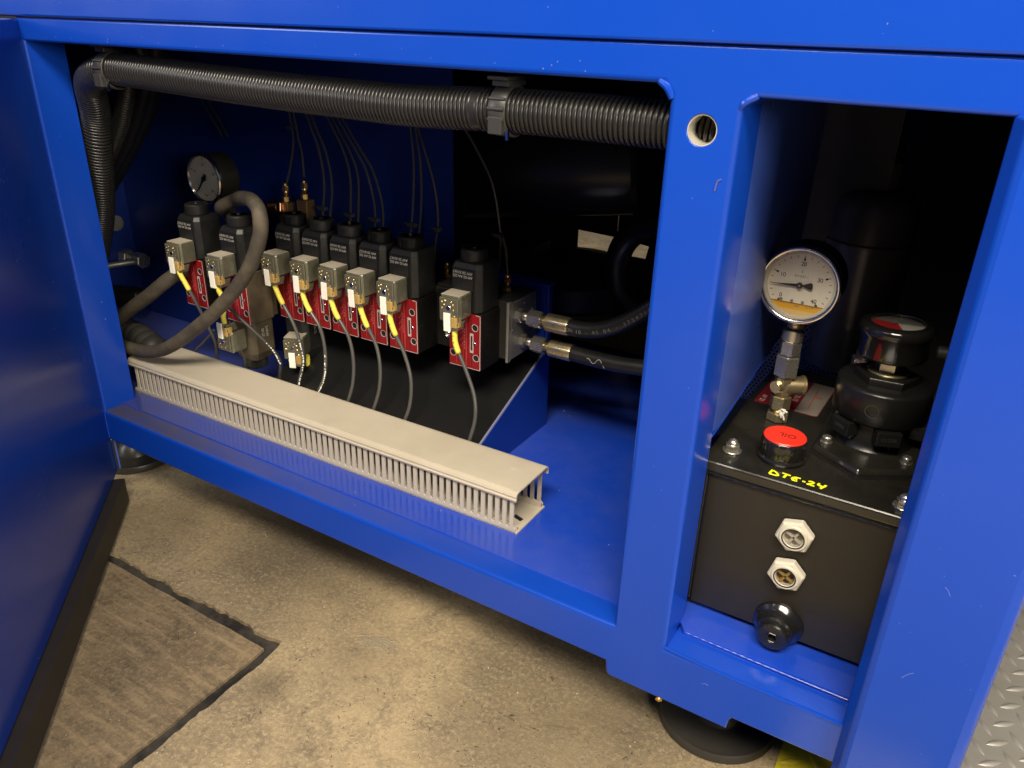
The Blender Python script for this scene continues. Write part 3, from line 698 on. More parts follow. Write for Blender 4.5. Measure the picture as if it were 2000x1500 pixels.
def knob_mb(k, x, y, z, up=True):
    g = MB(); s = 1 if up else -1
    rf = lambda r, i, h: r * (1 + (.0 if i % 2 else -k * .2)) if r > 13 else r
    g.lathe([(13.2, 0), (15.2, .8), (15.4, 4), (15.2, 12.2), (14.0, 13.6), (10, 14.2), (9.5, 13.6), (3.5, 13.6), (3.0, 15.0), (.001, 15.2)], (x, y, z), (0, 0, s), 90, False if k > .2 else True, rfun=rf)
    return g
M['dark_print'] = mat('dark_print', (.06, .012, .012), .5)
M['red_label_old'] = M['red_label']
def valve(cx, yf, label, proto=None, knurl=.1, pin=False, double=False):
    r = thing('solenoid_valve', label, 'valve', (cx, yf, 262), 'red labelled solenoid valves along the manifold')
    return r
CZ = 80.5
specs = [(-898.5, 134, 'hydraulic solenoid valve standing in front of the small pressure gauge', .05, False),
         (-804.5, 124, 'dusty double solenoid valve encircled by the thick rubber hose loop', .35, False),
         (-756.2, 172, 'solenoid valve at the left end of the row of five on the steel manifold', .05, False),
         (-708.9, 172, 'solenoid valve second from the left in the row of five', .08, False),
         (-661.6, 172, 'solenoid valve in the middle of the row of five, with a ribbed knob', .4, True),
         (-614.3, 172, 'solenoid valve fourth from the left in the row of five', .05, False),
         (-567.0, 172, 'solenoid valve at the right end of the row of five, brass pin in its knob', .05, True),
         (-476.5, 172, 'solenoid valve standing apart beside the two crimped hose fittings', .25, False)]
proto = None
for i, (cx, yf, lb, kn, pin) in enumerate(specs):
    r = thing('solenoid_valve', lb, 'valve', (cx, yf, 262), 'red labelled solenoid valves on the manifold')
    if proto is None:
        make_valve(r); make_connector(r, -2.5, -1.5, CZ); proto = r
    else:
        for ch in list(proto.children): copy_tree(ch, r)
    for ch in r.children:
        if ch.name.startswith('connector'): ch.rotation_euler = (random.uniform(-.015, .015), random.uniform(-.02, .02), random.uniform(-.045, .045))
    kz = 125.3 if yf == 172 else 125.3
    kb = put('knob', knob_mb(kn, -2, 21, kz), 'coil', r, local=True)
    if pin:
        g = MB(); g.sphere(1.5, (-2, 21, kz + 15), 8); put('pin', g, 'brass', kb, local=True)
roots = [o for o in sc.objects if o.name.startswith('solenoid_valve')]
roots.sort(key=lambda o: o.location.x)
for r in roots:
    if 'Lbl' in r.name: pass
# second coils below the body of two of them
def lower_coil(r, dirty, cx, cy, cz, up, rot):
    g = MB(); sec = [(-20, 5.5), (-14.5, 0), (13.5, 0), (20, 7.5), (20, 37), (16, 41), (-16, 41), (-20, 37)]
    ins = [(a * .74, 20 + (b - 20) * .74) for a, b in sec]
    g.prism(sec, -44, -.5); g.prism(ins, -56, -44, top=sec)
    c_ = put('coil', g, dirty, r, bevel=1.2, local=True)
    put('knob', knob_mb(.3, -2, 21, -56, False), 'coil', c_, local=True)
    tx = text_mb("21KW", 5.5, (20.15, 26, -16), (0, 0, -1), (0, 1, 0), .1); tx2 = text_mb("20.22", 5.5, (20.15, 19, -16), (0, 0, -1), (0, 1, 0), .1)
    put('printed_text', join(tx, tx2), 'print', c_, local=True)
    make_connector(r, cx, cy, cz, up, rot)
M['dirty'] = mat('oily_black_casting', (.035, .03, .022), .45, col2=(.11, .085, .05), vscale=20, thr=(.35, .7), bump=.4, bscale=200)
lower_coil(roots[1], 'dirty', -2.0, -1.5, -18.5, True, 0)
lower_coil(roots[2], 'coil', 6, 2, -32, False, .45)
for ch in roots[1].children:
    if ch.name.startswith('valve_body'):
        ch.data = ch.data.copy(); ch.data.materials[0] = M['dirty']

# ---- manifolds
mf = thing('manifold_block', 'long steel manifold block behind the row of red labelled valves', 'manifold', (-610, 240, 262))
box_part('block', (-784, -441.2, 212.4, 272, 265, 338), 'manif', mf, bevel=1.2)
box_part('end_face', (-441, -439.0, 213.8, 271, 266, 337), 'satin', mf, bevel=.5)
g = MB(); g.box(-442.5, -438.8, 206, 213.5, 264, 339); g.box(-787, -779, 206, 213.5, 250, 330); g.box(-787, -770, 208, 260, 250, 256); put('end_plate', g, 'satin', mf, bevel=1.0)
g = MB(); g.box(-541, -500.5, 205, 212.2, 266, 336); bl = put('blanking_plate', g, 'iron', mf, bevel=1.0)
for zz in (320, 283):
    g = MB(); g.ring(2.2, 4.4, 3, (-524, 205.5, zz), (0, -1, 0), 20, .4); g.cyl(2.3, .8, (-524, 205.4, zz), (0, -1, 0), 6); put('socket_screw', g, 'steel', bl)
g = MB(); g.box(-545, -500, 214, 262, 338.2, 342); put('top_cover', g, 'manif', mf, bevel=.5)
for (yy, zz) in ((243, 330), (216, 303), (246, 272), (262, 318)):
    g = MB(); g.sphere(1.7, (-439.6, yy, zz), 10); put('end_screw', g, 'steel', mf)
mb2 = thing('manifold_block', 'dark manifold block behind the two leftmost valves', 'manifold', (-860, 220, 262))
box_part('block', (-930, -788, 176, 272, 262, 335), 'iron', mb2, bevel=1)
box_part('spacer_plate', (-826, -788, 164.5, 175.5, 262, 331), 'dirty', mb2, bevel=.6)

# ---- cables with yellow marker sleeves
def cable(label, pts, sleeve_len=36, r=2.2, fade=True, start_dir=None, mt='grey_cable', sleeve=True):
    P = smooth_path(pts, 10)
    t = thing('valve_cable', label, 'cable', pts[0], 'grey cables from the valve plugs down to the duct')
    g = MB(); g.tube(pts, r, 10, 10); put('sheath', g, mt, t)
    if sleeve:
        acc = 0; q = [P[0]]
        for i in range(1, len(P)):
            acc += (P[i] - P[i - 1]).length; q.append(P[i])
            if acc > sleeve_len: break
        g = MB(); g.tube(q, 3.3, 12, 1, rfun=lambda i, d: 3.3 if 0 < i < len(q) - 1 else 2.8); s_ = put('marker_sleeve', g, 'yellow', t)
        g = MB()
        for k in range(4):
            a = q[max(1, int(len(q) * (.2 + k * .17)))]; g.box(a.x - .9, a.x + .7, a.y - 3.55, a.y - 3.2, a.z - .5, a.z + .6)
        put('marker_print', g, 'grey_ink', s_)
    return t
TOPZ = 327; 
cable('grey cable dropping from the plug of the valve by the small gauge', [(-895, 110, 328), (-892, 108, 318), (-884, 110, 301), (-872, 112, 278), (-862, 118, 244), (-862, 125, 219), (-870, 130, 192), (-882, 132, 150)], 36)
cable('grey cable passing behind the thick hose loop', [(-805, 99, 330), (-805, 98, 320), (-801, 98, 308), (-785, 100, 289), (-756, 108, 263), (-742, 118, 242), (-740, 128, 218), (-751, 134, 190), (-756, 136, 150)], 36, mt='dark_cable')
cable('yellow sleeved cable end rising from the lower plug behind the hose loop', [(-803, 99, 268), (-801, 97, 280), (-797, 100, 296), (-795, 112, 306)], 22, r=2.2)
tag(cable('short grey cable stub under the dusty double valve', [(-805, 120, 228), (-811, 130, 204), (-821, 134, 171), (-823, 134, 150)], sleeve=False))
cable('paint speckled grey cable from the leftmost plug of the row of five', [(-757, 149, 328), (-758, 148, 319), (-749, 147, 300), (-730, 146, 274), (-718, 144, 250), (-710, 140, 224), (-716, 134, 191), (-723, 131, 150)], 38)
cable('paint speckled grey cable from the second plug of the row of five', [(-709, 149, 328), (-709, 148, 318), (-701, 147, 299), (-681, 146, 275), (-671, 142, 244), (-670, 136, 214), (-681, 132, 187), (-692, 130, 150)], 38)
cable('grey cable from the middle plug of the row of five', [(-663, 149, 328), (-661, 148, 320), (-653, 147, 300), (-634, 146, 275), (-624, 142, 248), (-622, 136, 216), (-631, 130, 180), (-638, 130, 150)], 38)
cable('grey cable from the fourth plug of the row of five', [(-615, 149, 328), (-614, 148, 320), (-606, 147, 300), (-589, 146, 272), (-581, 142, 245), (-580, 136, 216), (-589, 130, 181), (-595, 130, 150)], 38)
cable('grey cable from the rightmost plug of the row of five', [(-568, 149, 328), (-568, 148, 318), (-562, 147, 299), (-546, 146, 272), (-534, 142, 243), (-532, 136, 212), (-540, 130, 181), (-546, 130, 150)], 38)
cable('grey cable hanging from the plug of the valve that stands apart', [(-475, 149, 328), (-474, 148, 314), (-471, 147, 298), (-457, 146, 272), (-443, 142, 245), (-438, 136, 219), (-445, 131, 183), (-450, 130, 150)], 38)
cable('short cable below the hidden lower plug, yellow sleeve hanging low', [(-745, 178, 216), (-742, 178, 206), (-739, 174, 186), (-721, 160, 184), (-704, 135, 172), (-703, 131, 150)], 38)
tag(cable('thin loose cable bending down beside the leftmost cable', [(-866, 128, 236), (-878, 130, 225), (-894, 130, 211), (-918, 130, 188), (-930, 131, 150)], sleeve=False, r=1.6))
# paint speckles on two cables
g = MB()
for pts, a, b in (([(-718, 144, 250), (-710, 140, 224), (-716, 134, 191)], 0, 1), ([(-672, 142, 244), (-670, 136, 214), (-681, 132, 187)], 0, 1), ([(-760, 107, 266), (-742, 118, 242), (-740, 128, 218)], 0, 1)):
    P = smooth_path(pts, 26)
    for i, p in enumerate(P):
        if random.random() < .62: g.sphere(random.uniform(.5, 1.15), (p.x + 1.7 + random.uniform(-.5, .5), p.y - 1.5, p.z), 5)
sp = put('paint_fleck', g, M['white'], origin=(-710, 140, 224)); tag(sp, 'white paint flecks stuck along three of the grey cables', 'paint', kind='stuff')

M['tubing'] = mat('black_tubing', (.045, .045, .045), .22)
# ---- capillary tubes up to the loom
def capillary(label, pts, clip=None, twin=False):
    t = thing('capillary_tube', label, 'tube', pts[0], 'thin black tubes rising behind the valves')
    g = MB(); g.tube(pts, 1.6, 8, 10)
    put('tube', g, 'tubing', t)
    if twin:
        g = MB(); g.tube([(p[0] + 7 + 3 * math.sin(i), p[1] + 4, p[2]) for i, p in enumerate(pts)], 1.6, 8, 10); put('tube', g, 'tubing', t)
    if clip:
        g = MB(); g.box(clip[0] - 4, clip[0] + (9 if twin else 4), clip[1] - 4, clip[1] + 3, clip[2] - 2.5, clip[2] + 2.5); g.box(clip[0] - 9, clip[0] - 4, clip[1] - 2, clip[1], clip[2] - 1, clip[2] + 2)
        put('cable_tie', g, 'clamp', t, bevel=.6)
top = lambda p: [(p[0] + 14, 200, 570)]
capillary('thin black tube from the left brass fitting', [(-819, 240, 420), (-808, 240, 445), (-792, 235, 480), (-788, 230, 509), (-787, 222, 540), (-785, 200, 550)], (-790, 232, 500))
capillary('thin black tube from the right one of the two tall brass fittings', [(-783, 240, 437), (-783, 240, 467), (-782, 235, 487), (-780, 230, 510), (-778, 222, 540), (-776, 200, 550)])
capillary('pair of thin black tubes behind the second valve of the row', [(-752, 240, 375), (-754, 240, 390), (-747, 240, 432), (-746, 235, 471), (-750, 230, 497), (-761, 222, 535), (-768, 200, 550)], (-754, 238, 400), True)
capillary('pair of thin black tubes behind the ribbed knob', [(-706, 240, 370), (-706, 240, 384), (-701, 240, 444), (-704, 235, 476), (-712, 230, 500), (-730, 222, 538), (-742, 200, 550)], (-706, 238, 398), True)
capillary('pair of thin black tubes behind the fourth valve of the row', [(-664, 240, 370), (-664, 240, 383), (-663, 240, 416), (-669, 235, 458), (-684, 230, 488), (-713, 222, 535), (-726, 200, 550)], (-664, 238, 398), True)
capillary('pair of thin black tubes behind the rightmost valve of the row', [(-606, 240, 370), (-606, 240, 385), (-601, 240, 424), (-594, 235, 469), (-592, 230, 505), (-592, 222, 540), (-592, 200, 550)], (-604, 238, 400), True)
capillary('single thin black tube right of the row of five', [(-568, 240, 360), (-568, 240, 378), (-563, 240, 411), (-563, 235, 449), (-572, 230, 490), (-584, 222, 532), (-596, 200, 550)], (-562, 238, 400))
capillary('long thin black tube arching towards the lone valve', [(-474, 240, 365), (-474, 240, 381), (-474, 240, 412), (-480, 235, 459), (-494, 230, 492), (-522, 222, 534), (-540, 200, 550)], (-474, 238, 406))
capillary('thin black tube down to the brass fitting on the end of the manifold', [(-464, 245, 355), (-469, 243, 394), (-473, 240, 412)])
capillary('two thin black tubes crossing high on the dark left wall', [(-960, 260, 470), (-985, 262, 500), (-1010, 262, 530), (-1040, 240, 570)], None, True)

def brass(x, y, z, h, label, block=False):
    t = thing('brass_fitting', label, 'fitting', (x, y, z), 'brass tube fittings behind the valves')
    g = MB(); g.hexnut(5.6, h * .28, (x, y, z)); g.cyl(3.4, h * .5, (x, y, z + h * .25), seg=14); put('body', g, 'brass', t)
    g = MB(); g.hexnut(4.6, h * .3, (x, y, z + h * .58), phase=.7); g.cyl(3.6, h * .15, (x, y, z + h * .88), seg=14, bev=.5); put('nut', g, 'brass', t)
    if block:
        g = MB(); g.box(x - 9, x + 9, y - 8, y + 8, z - 48, z - 1); put('tee_block', g, mat('aged_brass', (.40, .24, .09), .4, metal=.9, bump=.4) if 'aged' not in M else M['aged'], t, bevel=1.2)
M['aged'] = mat('aged_brass', (.42, .26, .10), .4, metal=.9, bump=.4, bscale=150)
brass(-465, 245, 338.5, 20, 'small brass fitting on top of the manifold end')
brass(-549, 240, 342, 18, 'small brass fitting between the row of five and the lone valve')
brass(-820, 240, 400, 24, 'tall brass fitting on a square block, the left one', True)
brass(-784, 240, 408, 24, 'tall brass fitting on a square block, the right one', True)

# ---- pressure gauges
def gauge_small():
    cx, yf, cz = -921, 190, 425.5
    t = thing('pressure_gauge', 'small dark cased pressure gauge above the leftmost valve, needle pointing down left', 'pressure gauge', (cx, yf + 15, cz - 60))
    g = MB(); g.lathe([(31, 0), (32.5, 3), (32.5, 30), (29, 34), (10, 35)], (cx, yf + 2, cz), (0, 1, 0), 56); put('case', g, mat('dull_dark_case', (.06, .055, .045), .3, metal=.7), t)
    g = MB(); g.ring(29.5, 34, 6, (cx, yf + 3, cz), (0, -1, 0), 56, 1.4); put('bezel', g, 'steel', t)
    g = MB(); g.cyl(30, 1, (cx, yf + 1.0, cz), (0, -1, 0), 56); d = put('dial', g, 'dial', t)
    y = yf - .35
    g = MB()
    for k in range(5):
        a = math.radians(225 - k * 67.5)
        g.prism([(cx + r_ * math.cos(a) + w_ * math.sin(a), cz + r_ * math.sin(a) - w_ * math.cos(a)) for r_, w_ in ((25, .6), (29, .6), (29, -.6), (25, -.6))], y, y + .2, 'y')
    put('scale', g, 'ink', d)
    tx = [text_mb(s, 5.5, (cx + a, y, cz + b), (1, 0, 0), (0, 0, 1), .1) for s, a, b in (('0', -14, -15), ('10', -19, 8), ('20', 0, 19), ('30', 19, 8), ('40', 14, -15))]
    tx.append(text_mb('bar', 5, (cx, y, cz - 22), (1, 0, 0), (0, 0, 1), .1))
    put('numerals', join(*tx), 'ink', d)
    g = MB(); a = math.radians(232); dx, dz = math.cos(a), math.sin(a)
    g.prism([(cx + dx * 22 - dz * .3, cz + dz * 22 + dx * .3), (cx + dx * 22 + dz * .3, cz + dz * 22 - dx * .3), (cx + dz * 1.7, cz - dx * 1.7), (cx - dx * 8 + dz * 2.6, cz - dz * 8 - dx * 2.6), (cx - dx * 8 - dz * 2.6, cz - dz * 8 + dx * 2.6), (cx - dz * 1.7, cz + dx * 1.7)], y - 2.2, y - 1.5, 'y')
    g.cyl(3.2, 2.4, (cx, y, cz), (0, -1, 0), 20); put('needle', g, 'ink', t)
    g = MB(); g.cyl(31, .8, (cx, yf - 3.6, cz), (0, -1, 0), 48); put('glass', g, 'glass', t)
    g = MB(); g.hexnut(9, 12, (cx + 14, yf + 20, cz - 44)); g.cyl(6, 12, (cx + 14, yf + 20, cz - 34)); g.cyl(5, 20, (cx + 14, yf + 20, cz - 64)); put('stem', g, 'brass', t)
gauge_small()

def gauge_big():
    cx, yf, cz = -118.2, 150, 436.2
    t = thing('pressure_gauge', 'chrome rimmed 0 to 40 bar pressure gauge on the stem above the tank', 'pressure gauge', (cx, 166, 392))
    g = MB(); g.lathe([(31.5, 0), (33.0, 3), (33.0, 28), (30, 32), (12, 33)], (cx, yf + 5, cz), (0, 1, 0), 72); put('case', g, 'gloss', t)
    g = MB(); g.lathe([(29.2, 3.0), (29.4, -1.6), (30.6, -3.4), (32.4, -3.6), (33.9, -2.0), (34.2, 1.0), (34.0, 6.5), (32, 7.5)], (cx, yf, cz), (0, 1, 0), 96, caps=(False, False)); b = put('bezel', g, 'steel', t, angle=80)
    g = MB(); g.ring(27.4, 29.4, 3.6, (cx, yf + 3.2, cz), (0, -1, 0), 72); put('inner_ring', g, 'bezel_in', b)
    g = MB(); g.cyl(28.6, 1, (cx, yf + 4.0, cz), (0, -1, 0), 72); d = put('dial', g, 'dial', t)
    y = yf + 2.8; fx = (1, 0, 0); fz = (0, 0, 1)
    g = MB(); g2 = MB()
    for k in range(21):
        a = math.radians(225 - k * 13.5); big = k % 5 == 0
        def q(r_, w_): return (cx + r_ * math.cos(a) + w_ * math.sin(a), cz + r_ * math.sin(a) - w_ * math.cos(a))
        if big:
            g.prism([q(25.6, .22), q(25.6, -.22), q(23.2, -.25), q(22.8, -.75), q(20.9, -.75), q(20.9, .75), q(22.8, .75), q(23.2, .25)], y, y + .2, 'y')
        else: g.prism([q(25.4, .2), q(25.4, -.2), q(23.4, -.2), q(23.4, .2)], y, y + .2, 'y')
    put('scale', g, 'ink', d)
    tx = [text_mb(s, 5.2, (cx + a, y, cz + b_), fx, fz, .1, spacing=.9) for s, a, b_ in (('0', -14.5, -11.5), ('10', -15.5, 6.4), ('20', 0, 18.0), ('30', 15.2, 6.4), ('40', 13.2, -12.5))]
    put('numerals', join(*tx), 'ink', d)
    tx = [text_mb('S', 3.4, (cx, y, cz + 11.4), fx, fz, .1), text_mb('EN 837-1', 3.0, (cx, y, cz + 7.2), fx, fz, .1), text_mb('bar', 3.2, (cx + .5, y - .5, cz - 18.6), fx, fz, .1), text_mb('Cl 1.6', 3.0, (cx + 10.5, y - .5, cz - 18.2), fx, fz, .1)]
    put('small_print', join(*tx), 'grey_ink', d)
    g = MB()
    for a in (-13.5, -4.5, 4.5): g.cyl(1.35, .4, (cx + a, y + .1, cz - 15.0), (0, -1, 0), 12)
    g.cyl(.7, .4, (cx + 15, y + .1, cz - 16.2), (0, -1, 0), 8); put('dial_screw', g, 'satin', d)
    # liquid filling: lower segment
    def seg(r, zlim, n=30):
        a0 = math.asin(zlim / r); pts = []
        for i in range(n + 1):
            a = PI - a0 + (PI + 2 * a0) * i / n; pts.append((cx + r * math.cos(a), cz + r * math.sin(a)))
        return pts
    g = MB(); g.prism(seg(28.3, -16.6), y - .25, y + .3, 'y'); lq = put('glycerine', g, 'amber', t)
    g = MB(); g.prism(seg(28.2, -22.5), y - .6, y - .2, 'y'); put('glycerine_shade', g, mat('pale_glycerine', (.78, .55, .22), .3), lq)
    g = MB(); g.box(cx - 23, cx + 23, y - 1.1, y - .3, cz - 16.9, cz - 16.45); put('meniscus', g, 'amber_dark', lq)
    # needle
    g = MB(); yy = y - 2.4; a = math.radians(184); dx, dz = math.cos(a), math.sin(a)
    def N(r_, w_): return (cx + dx * r_ + dz * w_, cz + dz * r_ - dx * w_)
    g.prism([N(23.5, .1), N(23.5, -.1), N(2.2, -1.1), N(-3, -.8), N(-7, -2.3), N(-9, -2.9), N(-10.4, -2.3), N(-10.8, 0), N(-10.4, 2.3), N(-9, 2.9), N(-7, 2.3), N(-3, .8), N(2.2, 1.1)], yy, yy + .5, 'y')
    g.cyl(2.6, 2.0, (cx, yy + .8, cz), (0, -1, 0), 24, .3); nd = put('needle', g, 'ink', t)
    g = MB(); g.cyl(1.0, .3, (cx, yy - 1.2, cz), (0, -1, 0), 12); put('needle_pin', g, 'satin', nd)
    g = MB(); g.cyl(29.2, .8, (cx, yf - 1.6, cz), (0, -1, 0), 64); put('glass', g, 'glass', t)
    g = MB(); g.lathe([(8, 0), (7, 4), (6, 9)], (cx, 167, 394), (0, 0, 1), 24); put('socket', g, 'yzinc', t)
    return t
gauge_big()
# gauge stem stack
st = thing('fitting_stack', 'stack of zinc and brass hex adaptors carrying the chrome gauge above the tank lid', 'fitting', (-119, 167, 301))
sx, sy = -119, 167.5
g = MB(); g.hexnut(10.5, 8, (sx, sy, 301.3), phase=.1); put('base_nut', g, 'yzinc', st)
g = MB(); g.cyl(6.0, 6, (sx, sy, 309), seg=24); put('neck', g, 'yzinc', st)
g = MB(); g.hexnut(9.6, 13.5, (sx, sy, 313), phase=.5, bev=1.4); put('hex_adaptor', g, 'yzinc', st)
g = MB(); g.lathe([(6, 0), (8.2, 2), (8.2, 19), (7.4, 21)], (sx, sy, 326), seg=8, smooth=False, phase=.2); put('tee_body', g, 'yzinc', st)
g = MB(); g.cyl(8.6, 17, (sx, sy, 336), (.85, .5, 0), 24, 1.2); g.ring(6.5, 9.4, 3, (sx + 14, sy + 9, 336), (.85, .5, 0), 24, .6); g.cyl(6, 11, (sx, sy, 336), (-.5, -.85, 0), 20, .6); put('side_port', g, 'yzinc', st)
g = MB(); g.hexnut(11.2, 20, (sx, sy, 346.5), phase=.12, bev=1.6); put('union_nut', g, 'zinc', st)
g = MB(); g.hexnut(9.6, 13, (sx, sy, 367), phase=.38, bev=1.2); put('hex_reducer', g, 'zinc', st)
g = MB(); g.cyl(9.3, 12, (sx, sy, 380.2), seg=28, bev=1.4); put('collar', g, 'zinc', st)
g = MB()
for i in range(7): g.tube([(sx + 2 + i, sy - 9, 309 + i), (sx + 5 + random.uniform(-3, 3), sy - 11, 312 + i * .8), (sx + 7 + random.uniform(-3, 3), sy - 10.5, 307 + i * 1.6)], 1.0, 5, 4)
put('thread_tape', g, mat('white_ptfe_tape', (.75, .73, .65), .6), st)

# ================================================================ TANK
tank = thing('oil_tank', 'black steel hydraulic oil tank with a glossy lid in the right bay', 'tank', (-70, 170, 143))
TX0, TX1, TY0, TY1, TZ0, TZ1 = -151.0, 62.0, 60.5, 300.0, 149.5, 290.0
g = MB(); g.prism([(TX0 + 5, TY0), (TX1, TY0), (TX1, TY1), (TX0, TY1), (TX0, TY0 + 5)], TZ0, TZ1); put('body', g, 'tank', tank, bevel=1.2)
g = MB(); g.box(TX0 + 1, TX0 + 12, TY0 + 5, TY1 - 10, 142.8, 149.5); g.box(TX1 - 12, TX1 - 1, TY0 + 5, TY1 - 10, 142.8, 149.5); put('foot_rail', g, 'bearing', tank)
g = MB(); g.box(-154.5, 66, 56.5, 304, 290.8, 301.0); lid = put('lid', g, 'lid', tank, bevel=2.2, bseg=3)
g = MB(); g.tube([(-153.5, 58, 289.6), (-100, 57.6, 289.4), (-40, 57.5, 289.7), (20, 57.6, 289.4)], 1.3, 8, 40, rfun=lambda i, d: 1.2 + .35 * math.sin(d * .6) * math.sin(d * .17)); put('gasket', g, 'gloss', lid)
g = MB(); g.tube([(TX0 + 2.5, TY0 + 2.5, 151), (TX0 + 2, TY0 + 2.5, 220), (TX0 + 2.5, TY0 + 2, 288)], 1.2, 8, 20, rfun=lambda i, d: 1.2 + .3 * math.sin(d * .5)); put('weld', g, 'tank', tank)
def capnut(x, y, parent):
    g = MB(); g.cyl(8.2, 1.6, (x, y, 301.1), seg=28, bev=.4); b = put('washer', g, 'zinc', parent)
    g = MB(); g.hexnut(6.4, 5, (x, y, 302.8)); g.sphere(4.6, (x, y, 308.4), 16, half=True); g.cyl(4.6, 2, (x, y, 306.6), seg=16); put('cap_nut', g, 'zinc', parent)
capnut(-136.2, 84, lid); capnut(2, 73, lid)
# sight glasses
def sight(cx, cz, fluid, lab):
    yy = TY0
    g = MB(); g.lathe([(14.0, 0), (15.6, 1.5), (15.6, 7.0), (14.2, 9), (9.6, 9.4), (9.6, 5.5)], (cx, yy, cz), (0, -1, 0), 6, False, .25, caps=(True, False))
    s_ = put('sight_glass', g, 'nutpl', tank, bevel=.8); s_['label'] = lab
    g = MB(); g.ring(7.8, 11.5, 10.8, (cx, yy, cz), (0, -1, 0), 40, .7); put('rim', g, 'nutpl', s_)
    g = MB(); g.ring(8.3, 9.3, .5, (cx, yy - 10.6, cz), (0, -1, 0), 40); put('groove', g, 'ink', s_)
    g = MB(); g.cyl(7.9, .6, (cx, yy - 6.0, cz), (0, -1, 0), 32); put('backing', g, fluid, s_)
    g = MB()
    for k in range(4):
        a = PI / 4 + k * PI / 2 + .25; g.prism([(cx + r_ * math.cos(a) + w_ * math.sin(a), cz + r_ * math.sin(a) - w_ * math.cos(a)) for r_, w_ in ((0, .9), (8, .9), (8, -.9), (0, -.9))], yy - 9.0, yy - 6.6, 'y')
    put('spoke', g, 'nutpl' if fluid == 'bezel_in' else 'amber_plastic', s_)
    g = MB()
    for k in range(4):
        a = k * PI / 2 + .25; g.cyl(2.6, .3, (cx + 4.6 * math.cos(a), yy - 6.7, cz + 4.6 * math.sin(a)), (0, -1, 0), 14)
    put('pocket', g, 'ink' if fluid != 'bezel_in' else 'grey_ink', s_)
    g = MB(); g.cyl(7.6, .7, (cx, yy - 9.5, cz), (0, -1, 0), 32); put('lens', g, 'glass', s_)
sight(-68.5, 256.5, 'bezel_in', 'upper sight glass with an empty pale window')
sight(-68.5, 217, 'amber_dark', 'lower sight glass showing amber oil')
g = MB(); g.lathe([(21.5, 0), (21, 3), (18.5, 5.5), (16.5, 8), (15.2, 12), (14, 14)], (-67, TY0, 161.5), (0, -1, 0), 48); pg = put('drain_boss', g, 'gloss', tank)
g = MB(); g.lathe([(14.6, 10), (15.4, 11.5), (15.4, 14.5), (13.6, 16), (13.4, 17), (12.8, 17.4), (12.8, 21), (11.8, 22.4), (5.4, 22.5), (5.0, 22.0), (5.0, 17)], (-67, TY0, 161.5), (0, -1, 0), 48, caps=(True, True)); put('plug', g, 'gloss', pg, angle=25)
g = MB(); g.ring(4.2, 5.4, 3, (-67, TY0 - 19.8, 161.5), (0, -1, 0), 6, .2); put('hex_socket', g, 'lid', pg)
# hand painted lettering
def stroke(pts, r=1.05):
    m = MB(); m.tube([(x, y, 301.15) for x, y in pts], r, 8, 6)
    m.v = [(x, y, 301.05 + max(0, (z - 301.15)) * .25) for x, y, z in m.v]; return m
U = .80
def L_(ox, oy, pts): return [(ox + a * U, oy + b * U) for a, b in pts]
lx, ly = -99.0, 64.5
letters = [[(0, 0), (1, 9)], [(0, 0), (5, 0), (8.5, 1.5), (6, 6), (2, 8.5)],
           [(11.5, 9), (20, 8)], [(15.8, 8.5), (14.5, 0)],
           [(30, 8), (24.5, 7.5), (22.5, 4), (24, .5), (28, .8)], [(23, 4.5), (27.5, 4.6)],
           [(32.5, 4), (35.5, 3.8)],
           [(37.8, 6.5), (40.5, 8.5), (43, 7), (41, 4), (38, 1), (41, 1.2), (45, .5)],
           [(48, 9), (47.8, 5.5), (51.5, 5)], [(54.5, 9.2), (53, 4.5), (50.5, -.5)]]
put('painted_lettering', join(*[stroke(L_(lx, ly, s)) for s in letters]), 'ypaint', lid)
# sticker
sk = MB(); sk.prism([(-148, 194), (-90, 192.4), (-87.5, 194.5), (-85, 268), (-87, 270.5), (-146, 272)], 301.1, 301.45, 'z'); sticker = put('rating_sticker', sk, 'maroon', lid)
g = MB(); g.prism([(-109, 193.3), (-90, 192.8), (-88.0, 194.7), (-85.6, 268), (-87.3, 270), (-107, 271)], 301.5, 301.62, 'z'); put('silver_field', g, mat('brushed_sticker', (.42, .36, .30), .3, metal=.5), sticker)
tx = [text_mb(s, 7, (xx, yy, 301.6), (0, -1, 0), (1, 0, 0), .1) for s, xx, yy in (('2.21.12', -114, 226), ('01 72002/02', -124, 228), ('12001/1', -133, 216), ('01 21', -142, 205))]
put('sticker_print', join(*tx), mat('sticker_white', (.55, .50, .45), .5), sticker)
g = MB(); g.box(-99.5, -98.8, 205, 255, 301.65, 301.75)
g2 = text_mb('n', 12, (-94, 236, 301.7), (0, -1, 0), (1, 0, 0), .1); put('sticker_logo', join(g, g2), mat('sticker_red', (.35, .03, .03), .5), sticker)
# filler cap
cap = thing('filler_cap', 'red topped black filler cap on the tank lid', 'cap', (-97.5, 96.5, 301))
g = MB(); g.lathe([(17.5, 0), (19.8, .8), (20.2, 3), (18.4, 4.2), (18.2, 5), (18.6, 6), (18.6, 17), (18.0, 19.2), (16.8, 20.4)], (-97.5, 97, 301.1), seg=96, rfun=lambda r, k, h: r * (1 - (.03 if (k % 6 in (0,)) and 5.5 < h < 18 else 0))); put('cap_skirt', g, 'gloss', cap)
g = MB(); g.lathe([(17.0, 0), (17.6, .8), (17.6, 1.2), (16.9, 2.0), (0.01, 2.3)], (-97.5, 97, 320.6), seg=64); rd = put('red_disc', g, 'redcap', cap)
put('cap_lettering', text_mb('OIL', 9.5, (-95.5, 97, 322.85), (-1, 0, 0), (0, -1, 0), .15), mat('dark_red_ink', (.12, .005, .005), .5), rd)
